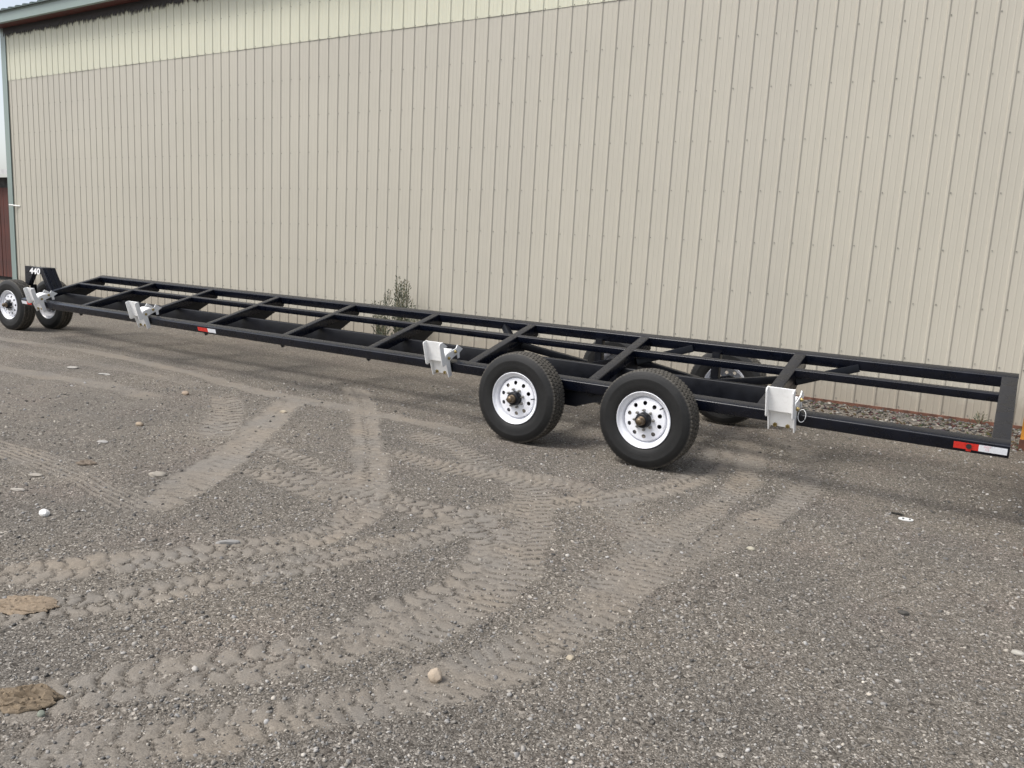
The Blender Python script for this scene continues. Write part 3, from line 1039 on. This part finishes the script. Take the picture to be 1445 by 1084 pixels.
def rim_mesh():
    mb = lathe([(0.2140, 0.034), (0.2270, 0.020), (0.2285, 0.010), (0.2245, 0.006), (0.2190, 0.010), (0.2150, 0.022), (0.2050, 0.030), (0.1960, 0.033), (0.1905, 0.040), (0.1865, 0.060), (0.1835, 0.078), (0.1755, 0.078), (0.1735, 0.050), (0.1700, 0.0460), (0.1660, 0.045)], 72)
    # outer barrel, to the inner flange
    mb2 = lathe([(0.1925, 0.046), (0.190, 0.075), (0.188, 0.13), (0.196, 0.17), (0.205, 0.195), (0.222, 0.205), (0.2285, 0.218), (0.226, 0.222), (0.215, 0.207), (0.2, 0.199), (0.192, 0.17)], 72)
    mb.add(mb2.v, mb2.f)
    # disc with ten round hand holes: ring r 0.096..0.158
    hr, rc, N = 0.0172, 0.1340, 10

    def dy(r):
        return 0.045 - 0.010 * max(0.0, min(1.0, (0.166 - r) / 0.05)) if r > 0.09 else 0.035
    for k in range(N):
        a0 = 2 * math.pi * (k + 0.5) / N
        half = math.pi / N
        outer, inner, back = [], [], []
        seg = 24
        for s_ in range(seg):
            t = 2 * math.pi * s_ / seg
            u, w = math.cos(t), math.sin(t)
            q = max(abs(u), abs(w))
            rr = rc + (0.1660 - 0.1020) / 2 * (u / q)
            aa = a0 + half * (w / q)
            outer.append((rr * math.cos(aa), dy(rr), rr * math.sin(aa)))
            r2, a2 = rc + hr * u, a0 + hr * w / rc
            inner.append((r2 * math.cos(a2), dy(r2), r2 * math.sin(a2)))
            r3 = rc + (hr + 0.002) * u
            back.append((r3 * math.cos(a0 + (hr + 0.002) * w / rc), dy(r2) + 0.007, r3 * math.sin(a0 + (hr + 0.002) * w / rc)))
        vs = outer + inner + back
        fs = [(i, (i + 1) % seg, seg + (i + 1) % seg, seg + i) for i in range(seg)]
        fs += [(seg + i, seg + (i + 1) % seg, 2 * seg + (i + 1) % seg, 2 * seg + i) for i in range(seg)]
        mb.add(vs, fs)
    # centre of the disc
    mb3 = lathe([(0.1020, 0.035), (0.092, 0.034), (0.062, 0.034)], 40)
    mb.add(mb3.v, mb3.f)
    me = mb.mesh('rim', M['rim'])
    me.polygons.foreach_set('use_smooth', [True] * len(me.polygons))
    me.set_sharp_from_angle(angle=R(40))
    return me


def hub_meshes():
    hub = lathe([(0.0, -0.022), (0.050, -0.022), (0.056, -0.018), (0.0605, -0.008), (0.0610, 0.040), (0.105, 0.075), (0.105, 0.12), (0.05, 0.125), (0.05, 0.26), (0.0, 0.26)], 36).mesh('hub', M['black_low'])
    capm = lathe([(0.0, -0.082), (0.018, -0.081), (0.027, -0.076), (0.031, -0.066), (0.032, -0.04), (0.036, -0.038), (0.036, -0.0215)], 28).mesh('dust_cap', M['cap'])
    nuts = MB()
    nuts.rod((0, 0.036, 0), (0, 0.014, 0), 0.0130, 0.0110, 6)
    nuts.rod((0, 0.014, 0), (0, 0.000, 0), 0.0065, 0.006, 8)
    nm = nuts.mesh('lug_nut', M['zinc'])
    vs = MB().path([(0.186, 0.06, 0), (0.182, 0.035, 0), (0.176, 0.018, 0), (0.170, 0.008, 0)], 0.005, 8).mesh('valve_stem', M['dark'])
    for me in (hub, capm):
        me.polygons.foreach_set('use_smooth', [True] * len(me.polygons))
        me.set_sharp_from_angle(angle=R(40))
    return hub, capm, nm, vs


T_ME, R_ME = tyre_meshes(), rim_mesh()
H_ME, C_ME, N_ME, V_ME = hub_meshes()


def wheel(x, y, z, rz=0.0, spin=0.0):
    w = empty('wheel', Vector((x, y, z)) - TO, (0, 0, rz), trailer)
    for me, nm in ((T_ME, 'tyre'), (R_ME, 'rim'), (H_ME, 'hub'), (C_ME, 'dust_cap'), (V_ME, 'valve_stem')):
        instance(me, nm, w, rot=(0, spin, 0))
    for k in range(8):
        a = 2 * math.pi * k / 8 + 0.2 - spin
        instance(N_ME, 'lug_nut', w, (0.0785 * math.cos(a), 0, 0.0785 * math.sin(a)))
    return w


for ax, sp in zip(AX, (R(-5), R(-38))):
    wheel(ax, NEAR_FACE, WZ, 0, sp)
    wheel(ax - (0.13 if ax < -3 else 0.06), FAR_FACE, WZ, math.pi, sp + 1)
# steering axle at the front: two wheels set close together
FX = -13.39
wheel(FX, 6.30, WZ, R(5), R(160))
wheel(FX + 0.10, 7.06, WZ, R(5) + math.pi, R(20))
sharpen(tpart(MB().tube((FX, 6.45, WZ), (FX + 0.08, 6.95, WZ), 0.085, 0.085, (0, 0, 1), 0.008), 'axle', 'black_low'))
sharpen(tpart(MB().rod((FX + 0.03, 6.69, WZ - 0.05), (FX + 0.03, 6.69, 0.72), 0.045, n=20), 'kingpin', 'black_low'))

# gooseneck arch over the steering axle, carrying the number
GY0, GY1 = 6.60, 6.80


def arch(mb, y0, y1):
    # split in three convex pieces so that caps stay clean
    q = [[(-13.19, 0.905), (-13.19, 1.009), (-12.90, 1.006), (-12.955, 0.905)],
         [(-12.955, 0.905), (-12.90, 1.006), (-12.645, 0.64), (-12.765, 0.64)]]
    idx = {}
    vs, fs = [], []

    def vid(p, t):
        key = (round(p[0], 4), round(p[1], 4), t)
        if key not in idx:
            idx[key] = len(vs)
            vs.append((p[0], y0 if t == 0 else y1, p[1]))
        return idx[key]
    for poly in q:
        fs.append(tuple(vid(p, 0) for p in poly))
        fs.append(tuple(vid(p, 1) for p in reversed(poly)))
    ring = [(-13.19, 1.009), (-12.90, 1.006), (-12.645, 0.64), (-12.765, 0.64), (-12.955, 0.905), (-13.19, 0.905)]
    for a, b in zip(ring, ring[1:] + ring[:1]):
        fs.append((vid(a, 0), vid(b, 0), vid(b, 1), vid(a, 1)))
    return mb.add(vs, fs)


goose = tpart(arch(MB(), GY0, GY1), 'gooseneck')
bev = goose.modifiers.new('bevel', 'BEVEL')
bev.width = 0.006
bev.segments = 2
bev.limit_method = 'ANGLE'
tpart(MB().prism([(-13.43, 0.70), (-13.415, 1.012), (-13.188, 1.0105), (-13.188, 0.904), (-13.345, 0.70)], lambda a, b, t: (a, t, b), GY0 - 0.0015, GY0 + 0.07), 'gooseneck_leg')
# two raised ribs down the sloping rear leg
for y in (6.655, 6.745):
    a, b = Vector((-12.885, y, 0.985)), Vector((-12.66, y, 0.662))
    n_ = Vector((0.82, 0, 0.57)).normalized()
    rb = MB().tube(a + n_ * 0.004, b + n_ * 0.004, 0.022, 0.012, (0, 1, 0), 0.003).build('stiffener_rib', M['black'], goose, TO)
sharpen(tpart(MB().tube((-12.86, 6.70, 0.60), (XL + 0.03, 6.70, 0.60), 0.10, 0.09, (0, 1, 0), 0.008), 'tongue_beam', 'black_low'))


def text_mesh(body, size, mat, shear=0.18, offset=0.0):
    cu = bpy.data.curves.new('lettering', 'FONT')
    cu.body = body
    cu.size = size
    cu.shear = shear
    cu.offset = offset
    cu.extrude = 0.0008
    cu.align_x = 'CENTER'
    cu.align_y = 'CENTER'
    tmp = bpy.data.objects.new('lettering', cu)
    COL.objects.link(tmp)
    dg = bpy.context.evaluated_depsgraph_get()
    me = bpy.data.meshes.new_from_object(tmp.evaluated_get(dg))
    bpy.data.objects.remove(tmp)
    bpy.data.curves.remove(cu)
    me.materials.clear()
    me.materials.append(mat)
    return me


num = instance(text_mesh('440', 0.125, M['decal'], 0.12, 0.005), 'number_decal', goose, Vector((-13.12, GY0 - 0.0045, 0.940)) - TO, (R(90), 0, 0), (1.62, 1.0, 1))
num['label'] = 'white number 440 on the black gooseneck'


# white header rest brackets ------------------------------------------
def rest_bracket_meshes():
    def P(u, v, w):
        return (u, v * CT - w * ST, v * ST + w * CT)
    out = {}
    hw = 0.098
    # side plate outline in (v, w), straddles the rail
    plate = [(-0.062, -0.125), (-0.012, -0.122), (-0.016, 0.030), (0.108, 0.052), (0.108, 0.004), (0.140, 0.004), (0.146, 0.052), (0.205, 0.072), (0.132, 0.138), (0.105, 0.112), (-0.045, 0.110), (-0.080, 0.080), (-0.082, 0.030)]

    def solid(poly, t0, t1):
        mb = MB()
        mb.prism(poly, lambda a, b, t: P(t, a, b), t0, t1)
        return mb
    mb = solid(plate, hw - 0.010, hw)
    # concave outline: triangulate caps
    me = mb.mesh('side_plate', M['white'], fix=True)
    out['side_plate'] = [me, solid(plate, -hw, -hw + 0.010).mesh('side_plate', M['white'])]
    # saddle plate bent over the top
    mb = MB()
    sad = [(-0.070, 0.060), (-0.058, 0.092), (-0.010, 0.116), (0.055, 0.120), (0.100, 0.098), (0.100, 0.088), (0.053, 0.110), (-0.008, 0.106), (-0.050, 0.084), (-0.062, 0.060)]
    mb.prism(sad, lambda a, b, t: P(t, a, b), -hw + 0.012, hw - 0.012)
    out['saddle'] = [mb.mesh('saddle', M['white'])]
    # lower web between the legs, with two bolt notches
    mb = MB()
    web = [(-hw + 0.0105, 0.03), (-hw + 0.0105, -0.098), (-0.062, -0.098), (-0.055, -0.078), (-0.037, -0.078), (-0.03, -0.098), (0.03, -0.098), (0.037, -0.078), (0.055, -0.078), (0.062, -0.098), (hw - 0.0105, -0.098), (hw - 0.0105, 0.03)]
    mb.prism(web, lambda a, b, t: P(a, t, b), -0.044, -0.035)
    out['front_web'] = [mb.mesh('front_web', M['white'])]
    # channel standing in front: web plus two flanges towards the outside, rounded ends
    mb = MB()
    cw = 0.100
    mb.prism([(-cw + 0.008, 0.045), (cw - 0.008, 0.045), (cw - 0.008, 0.236), (-cw + 0.008, 0.236)], lambda a, b, t: P(a, t, b), -0.092, -0.083)
    out['channel_web'] = [mb.mesh('channel_web', M['white'])]
    fl = []
    for sgn in (-1, 1):
        mb = MB()
        pts = [(-0.083, 0.238), (-0.083, 0.012)]
        for k in range(5):
            a = R(270 - 90 * k / 4)
            pts.append((-0.118 + 0.022 * math.cos(a), 0.030 + 0.022 * math.sin(a)))
        for k in range(5):
            a = R(180 - 90 * k / 4)
            pts.append((-0.120 + 0.020 * math.cos(a), 0.218 + 0.020 * math.sin(a)))
        t = sgn * cw
        mb.prism(pts, lambda a, b, t_: P(t_, a, b), min(t, t - sgn * 0.010), max(t, t - sgn * 0.010))
        fl.append(mb.mesh('channel_flange', M['white']))
    out['channel_flange'] = fl
    bolts = []
    for v, w in ((-0.035, 0.062), (0.075, 0.088)):
        mb = MB()
        mb.rod(P(-hw - 0.022, v, w), P(hw + 0.022, v, w), 0.0085, n=10)
        mb.rod(P(hw + 0.003, v, w), P(hw + 0.014, v, w), 0.016, n=6)
        mb.rod(P(-hw - 0.003, v, w), P(-hw - 0.014, v, w), 0.016, n=6)
        bolts.append(mb.mesh('bolt', M['brass']))
    for u in (-0.046, 0.046):
        mb = MB()
        mb.rod(P(u, -0.060, -0.082), P(u, -0.020, -0.082), 0.009, n=10)
        mb.rod(P(u, -0.060, -0.082), P(u, -0.050, -0.082), 0.016, n=6)
        bolts.append(mb.mesh('bolt', M['brass']))
    out['bolt'] = bolts
    return out, P


RB, RP = rest_bracket_meshes()
for i, x in enumerate((-11.78, -9.31, -4.545, -1.355)):
    b = empty('rest_bracket', Vector((x, NY, NZ)) - TO, (0, 0, 0), trailer)
    for nm, mes in RB.items():
        for me in mes:
            o = instance(me, nm, b)
            if nm != 'bolt':
                bv = o.modifiers.new('bevel', 'BEVEL')
                bv.width = 0.0022
                bv.segments = 2
                bv.limit_method = 'ANGLE'
    if i == 3:
        c0 = Vector(RP(0.125, -0.015, 0.035))
        ring = [c0 + Vector((0.036 * math.cos(t) * 0.75 + 0.012, 0.01 * math.sin(t), 0.046 * math.sin(t) - 0.03)) for t in np.linspace(0, 2 * math.pi, 25)[:-1]]
        o = MB().path(ring, 0.0027, 8, True).build('pin_ring', M['white'], b, smooth=True)


# reflective tape: parts of the trailer --------------------------------
def tape(x0, x1, split, drop=0.022, ht=0.047, red_first=True):
    root = None
    for (a, b), col in zip(((x0, split), (split, x1)), (('red', 'tape_white') if red_first else ('tape_white', 'red'))):
        mb = MB()
        y0 = -drop
        vs = []
        for vv in (-0.0006, -0.0026):
            for xx, ww in ((a, y0), (b, y0), (b, y0 - ht), (a, y0 - ht)):
                vs.append(bed(xx, vv, ww))
        mb.add(vs, [(0, 1, 2, 3), (4, 7, 6, 5), (0, 4, 5, 1), (1, 5, 6, 2), (2, 6, 7, 3), (3, 7, 4, 0)])
        o = mb.build('reflector_tape', M[col], trailer, TO)
        o['label'] = 'red reflective tape on black rail' if col == 'red' else 'white reflective tape on black rail'
        root = o
    return root


tape(-0.232, 0.078, -0.085)
tape(-8.26, -7.93, -8.075)
tape(-12.355, -12.09, -12.21, red_first=False)
# marker lamp socket with red tab in the rear tape, faint print on the white tape
cl = bed(-0.142, -0.003, -0.044)
o = tpart(MB().rod(cl, cl + Vector((0, -0.006, 0)), 0.017, n=20), 'marker_socket', 'dark')
o = tpart(MB().tube(bed(-0.157, -0.004, -0.072), bed(-0.127, -0.004, -0.072), 0.004, 0.016, (0, CT, ST), 0.001), 'marker_tab', 'red')
pm = text_mesh('DOT\nC2', 0.020, M['pink'], 0, 0.0)
pc = bed(-0.035, -0.0032, -0.041)
instance(pm, 'tape_print', trailer, pc - TO, (R(90) + TL * 1.0, 0, 0))


# ------------------------------------------------------------------ orange blade by the wall
def build_blade():
    root = empty('orange_plough_blade', (0.95, 8.95, 0))
    tag(root, 'worn orange steel blade with brown cutting edge standing by the wall, right edge', 'plough blade')
    off = Vector(root.location)
    x0, x1 = 0.205, 1.9

    def curve(t):
        a = R(-8 + 75 * t)
        return 9.06 - 0.30 + 0.30 * math.cos(a) - 0.06 * t, 0.09 + 0.52 * t
    n = 14
    mb = MB()
    vs = []
    top = lambda x: min(1.0, 0.60 + 0.55 * max(0, (x - x0)) ** 0.6)
    xs = [x0, x0 + .02, x0 + .06, x0 + .12, x0 + .2, x0 + .35, x0 + .6, x1]
    for x in xs:
        for th in (0.0, 0.012):
            for k in range(n):
                y, z = curve(k / (n - 1) * top(x))
                vs.append((x, y + th, z))
    m_ = 2 * n
    fs = []
    for i in range(len(xs) - 1):
        for k in range(n - 1):
            fs.append((i * m_ + k, i * m_ + k + 1, (i + 1) * m_ + k + 1, (i + 1) * m_ + k))
            fs.append((i * m_ + n + k + 1, i * m_ + n + k, (i + 1) * m_ + n + k, (i + 1) * m_ + n + k + 1))
        fs.append((i * m_ + n - 1, i * m_ + 2 * n - 1, (i + 1) * m_ + 2 * n - 1, (i + 1) * m_ + n - 1))
    fs.append(tuple(range(n)) + tuple(range(2 * n - 1, n - 1, -1)))
    mb.add(vs, fs)
    sharpen(mb.build('mouldboard', M['orange'], root, off), 40)
    MB().tube((x0 - 0.005, 9.058, 0.055), (x1, 9.058, 0.055), 0.022, 0.115, (0, 1, 0), 0.003).build('cutting_edge', M['edge_brown'], root, off)
    for x in (0.6, 1.1, 1.6):
        MB().prism([(9.08, 0.02), (9.20, 0.02), (9.0, 0.44), (8.98, 0.44)], lambda a, b, t: (t, a, b), x, x + 0.015).build('back_rib', M['orange'], root, off)


build_blade()
pg = empty('steel_peg', (0.243, 5.55, 0))
tag(pg, 'short rusty red steel peg in the gravel at the right edge', 'peg')
MB().rod((0, 0, -0.05), (0.004, 0, 0.045), 0.011, 0.010, 12).build('shaft', M['rust'], pg)
MB().rod((0.004, 0, 0.045), (0.004, 0, 0.053), 0.018, 0.016, 12).build('head', M['rust'], pg)


# ------------------------------------------------------------------ weeds against the wall
def build_weed(name, cx, cy, stems, label, spread):
    z0 = gz(cx, cy)
    root = empty(name, (cx, cy, z0))
    tag(root, label, 'weed')
    rnd = random.Random(hash(name) % 1000 + len(stems))
    lv, lf, lc = [], [], []
    for (dx, dy, h, lean) in stems:
        a = rnd.uniform(0, 6.28)
        p0 = Vector((dx * 0.35, dy * 0.35, 0))
        p3 = Vector((dx + lean, dy, h))
        pts = []
        for k in range(9):
            t = k / 8
            p = p0.lerp(p3, t) + Vector((math.sin(t * 3 + a) * 0.015, math.cos(t * 3 + a) * 0.015, 0.0))
            p.x += (dx * 0.5) * t * (1 - t)
            pts.append(p)
        MB().path(pts, 0.0045, 6).build('stem', M['stem'], root)
        nl = int(190 * h)
        for _ in range(nl):
            t = rnd.random() ** 0.8
            base = p0.lerp(p3, t)
            base.x += (dx * 0.5) * t * (1 - t)
            th = rnd.uniform(0, 6.28)
            ln = rnd.uniform(0.03, 0.075) * (1.1 - 0.55 * t)
            side = rnd.uniform(0.01, 0.075) * (1.25 - 0.8 * t)
            d = Vector((math.cos(th), math.sin(th), rnd.uniform(0.7, 2.4))).normalized()
            b = base + Vector((math.cos(th), math.sin(th), 0.3)) * side
            w = d.cross(Vector((math.sin(th), -math.cos(th), 0.3))).normalized() * ln * rnd.uniform(0.10, 0.2)
            i0 = len(lv)
            lv += [b - d * ln * 0.1, b + d * ln * 0.5 + w, b + d * ln, b + d * ln * 0.5 - w]
            lf.append((i0, i0 + 1, i0 + 2, i0 + 3))
            g = rnd.uniform(0.75, 1.3)
            dry = rnd.random() < 0.18
            c = (0.17 * g, 0.155 * g, 0.10 * g, 1) if dry else (0.105 * g, 0.12 * g, 0.082 * g, 1)
            lc += [c] * 4
    me = bpy.data.meshes.new('leaves')
    me.from_pydata([tuple(v) for v in lv], [], lf)
    at = me.attributes.new('col', 'FLOAT_COLOR', 'POINT')
    at.data.foreach_set('color', np.array(lc, np.float32).ravel())
    me.materials.append(M['leaf'])
    o = bpy.data.objects.new('leaves', me)
    COL.objects.link(o)
    o.parent = root
    tag(o, kind='stuff')


rw = random.Random(4)
st = [(rw.uniform(-.10, .12), rw.uniform(-.06, .06), rw.uniform(.85, 1.12), rw.uniform(-.03, .03)) for _ in range(9)]
build_weed('tall_weed', -8.16, 9.62, st, 'tall grey green bushy weed against the beige wall', 0.1)
st = [(rw.uniform(-.22, .12), rw.uniform(-.1, .1), h, rw.uniform(-.06, .02)) for h in (.92, .86, .74, .6, .72, .5, .45, .55, .4, .5)]
build_weed('spreading_weed', -8.45, 9.55, st, 'lower spreading weed beside the tall weed at the wall', 0.2)
st = [(rw.uniform(-.05, .12), rw.uniform(-.08, .08), h, rw.uniform(0, .08)) for h in (.78, .6, .45, .4, .5)]
build_weed('thin_weed', -7.85, 9.55, st, 'small thin weed right of the tall weed at the wall', 0.2)
st = [(rw.uniform(-.03, .03), rw.uniform(-.03, .03), h, rw.uniform(-.03, .03)) for h in (.12, .07)]
build_weed('weed_sprig', -0.16, 9.80, st, 'tiny weed sprig at the wall foot below the trailer rear', 0.1)


# ------------------------------------------------------------------ single stones and clods one can point at
def stone(name, x, y, sx, sy, sz, col, label, cat='stone', seed=0, rot=0.0, sub=3, rough=0.22, sink=0.5, chunky=1.0, crumb=0.0):
    bm = bmesh.new()
    bmesh.ops.create_icosphere(bm, subdivisions=sub, radius=1.0)
    rs = np.random.default_rng(seed)
    off = rs.uniform(0, 50, 3)
    # a few random cutting planes give flat facets
    planes = rs.normal(size=(7, 3))
    planes /= np.linalg.norm(planes, axis=1)[:, None]
    dist = rs.uniform(0.72, 0.95, 7)
    for v in bm.verts:
        p = np.array(v.co)
        for n_, d_ in zip(planes, dist):
            e = p @ n_ - d_
            if e > 0:
                p = p - n_ * e * 0.9 * chunky
        k = 1 + rough * float(vnoise(np.array([p[0] * 1.3 + off[0] + p[2]]), np.array([p[1] * 1.3 + off[1] - p[2]]), 0.7)[0]) \
            + rough * 0.5 * float(vnoise(np.array([p[0] * 3 + off[2] + p[2] * 2]), np.array([p[1] * 3 + off[1]]), 0.7)[0])
        if crumb:
            e = lambda f, o_: float(vnoise(np.array([p[0] * f + o_ + 0.4 * p[1]]), np.array([p[1] * f * 2.2 - o_]), 0.5)[0])
            r_ = abs(e(2.0, off[0])) + 0.6 * abs(e(4.5, off[1])) + 0.4 * abs(e(9, off[2]))
            p = p * (1 + 0.25 * e(1.6, off[2]) + 0.12 * e(5, off[0]))
            p[2] = p[2] * (0.35 + crumb * r_ * 2.2)
        v.co = Vector((p[0] * k * sx, p[1] * k * sy, p[2] * k * sz))
    me = bpy.data.meshes.new(name)
    bm.to_mesh(me)
    bm.free()
    me.polygons.foreach_set('use_smooth', [True] * len(me.polygons))
    me.set_sharp_from_angle(angle=R(32))
    me.materials.append(stone_mat(name + '_surface', col))
    o = bpy.data.objects.new(name, me)
    COL.objects.link(o)
    o.location = (x, y, gz(x, y) + sz * (1 - sink) * 0.85)
    o.rotation_euler = (0, 0, rot)
    tag(o, label, cat)
    return o


stone('beige_stone', -1.70, 2.275, 0.031, 0.027, 0.031, (0.42, 0.345, 0.265), 'rounded beige stone alone in the gravel, bottom centre', seed=1, chunky=0.9, sink=0.3, rough=0.4)
stone('white_stone', -4.576, 2.293, 0.036, 0.026, 0.022, (0.80, 0.79, 0.76), 'bright white stone on the gravel at the left', seed=2, sink=0.1)
stone('flat_stone', -9.31, 5.067, 0.0800, 0.0360, 0.0176, (0.385, 0.363, 0.326), 'long pale flat stone far left near the dust stripe', seed=3, rot=0.4)
stone('flat_stone', -8.70, 5.094, 0.0800, 0.0320, 0.0120, (0.370, 0.355, 0.326), 'pale flat stone right of the long one at far left', seed=4, rot=0.3)
stone('pinkish_stone', -7.167, 5.058, 0.0440, 0.0320, 0.0288, (0.340, 0.266, 0.200), 'buff stone above the left end of the tread marks', seed=5)
stone('buff_stone', -6.25, 3.955, 0.0384, 0.0272, 0.0224, (0.370, 0.296, 0.215), 'small buff stone left of the curved tread marks', seed=6)
stone('flat_slab', -4.81, 3.165, 0.0600, 0.0400, 0.0224, (0.311, 0.281, 0.237), 'flat tan slab at the top of the V shaped tracks', seed=7, rot=0.5)
stone('concrete_chunk', -3.441, 2.677, 0.0656, 0.0208, 0.0160, (0.274, 0.266, 0.252), 'long grey concrete chunk between the left tracks', 'concrete chunk', seed=8, rot=0.75)
stone('mud_clod', -3.50, 1.640, 0.15, 0.085, 0.014, (0.25, 0.195, 0.138), 'thin flat patch of dried brown mud at the left edge', 'mud clod', seed=9, rot=0.55, sub=5, rough=0.2, sink=0.6, crumb=0.8, chunky=0.3)
stone('mud_clod', -2.765, 1.285, 0.125, 0.075, 0.024, (0.19, 0.147, 0.10), 'crumbly dark brown mud clod at the lower left edge', 'mud clod', seed=10, rot=0.6, sub=5, rough=0.2, sink=0.6, crumb=0.75, chunky=0.3)
stone('green_stone', -2.627, 1.275, 0.0160, 0.0128, 0.0128, (0.222, 0.237, 0.192), 'small grey green stone right of the crumbly mud clod', seed=11)
stone('cream_stone', -1.125, 4.55, 0.0256, 0.0224, 0.0128, (0.385, 0.355, 0.281), 'cream flat stone below the right curved track', seed=12)
stone('tan_stone', -1.363, 2.75, 0.0176, 0.0160, 0.0128, (0.385, 0.333, 0.252), 'small cream stone right of the round beige stone', seed=14)
stone('pale_stone', 0.215, 4.03, 0.0280, 0.0176, 0.0136, (0.407, 0.385, 0.340), 'pale stone at the far right edge of the gravel', seed=15)
stone('pale_stone', -5.90, 3.42, 0.0440, 0.0240, 0.0112, (0.355, 0.340, 0.318), 'thin grey stone flake in the grey gravel left of the tracks', seed=16, rot=0.5)
stone('buff_stone', -5.81, 5.164, 0.0336, 0.0208, 0.0160, (0.459, 0.392, 0.296), 'light buff stone just below the dust stripe', seed=17, rot=0.6)
stone('pale_stone', -5.155, 2.427, 0.0480, 0.0176, 0.0112, (0.385, 0.355, 0.311), 'long thin pale stone above the white stone', seed=18, rot=0.5)
stone('pale_stone', -5.40, 2.66, 0.0480, 0.0240, 0.0112, (0.333, 0.303, 0.259), 'flat tan stone two above the white stone', seed=19, rot=0.5)
stone('dark_stone', -0.264, 4.15, 0.0280, 0.0176, 0.0128, (0.074, 0.070, 0.063), 'dark stone in the coarse gravel at the right', seed=20)
stone('mud_clod', -5.42, 3.02, 0.07, 0.04, 0.014, (0.22, 0.18, 0.14), 'grey brown dirt clod at the start of the grooved track', 'mud clod', seed=24, rot=0.4, sub=5, rough=0.2, crumb=1.0, chunky=0.3)
stone('rubber_scrap', -0.50, 5.93, 0.0400, 0.0176, 0.0096, (0.022, 0.021, 0.018), 'black crumpled scrap behind the white scrap at right', 'scrap', seed=21, rot=-0.1, rough=0.7)
pl = empty('white_scrap', (-0.437, 5.806, gz(-0.437, 5.806)), (R(12), 0, R(10)))
tag(pl, 'small white perforated plastic scrap on the gravel at right', 'scrap')
mb = MB()
rimo, rimi = [], []
for k in range(24):
    t = 2 * math.pi * k / 24
    rimo.append((0.046 * math.cos(t), 0.019 * math.sin(t)))
n = 24
vs = [(a, b, z) for z in (0.006, 0.013) for a, b in rimo]
mb.add(vs, [tuple(reversed(range(n))), tuple(range(n, 2 * n))] + [(k, (k + 1) % n, n + (k + 1) % n, n + k) for k in range(n)])
mb.build('plate', M['pipe'], pl)
for x in (-0.016, 0.024):
    MB().rod((x, 0, 0.0125), (x, 0, 0.0145), 0.008, n=10).build('hole', M['dark'], pl)
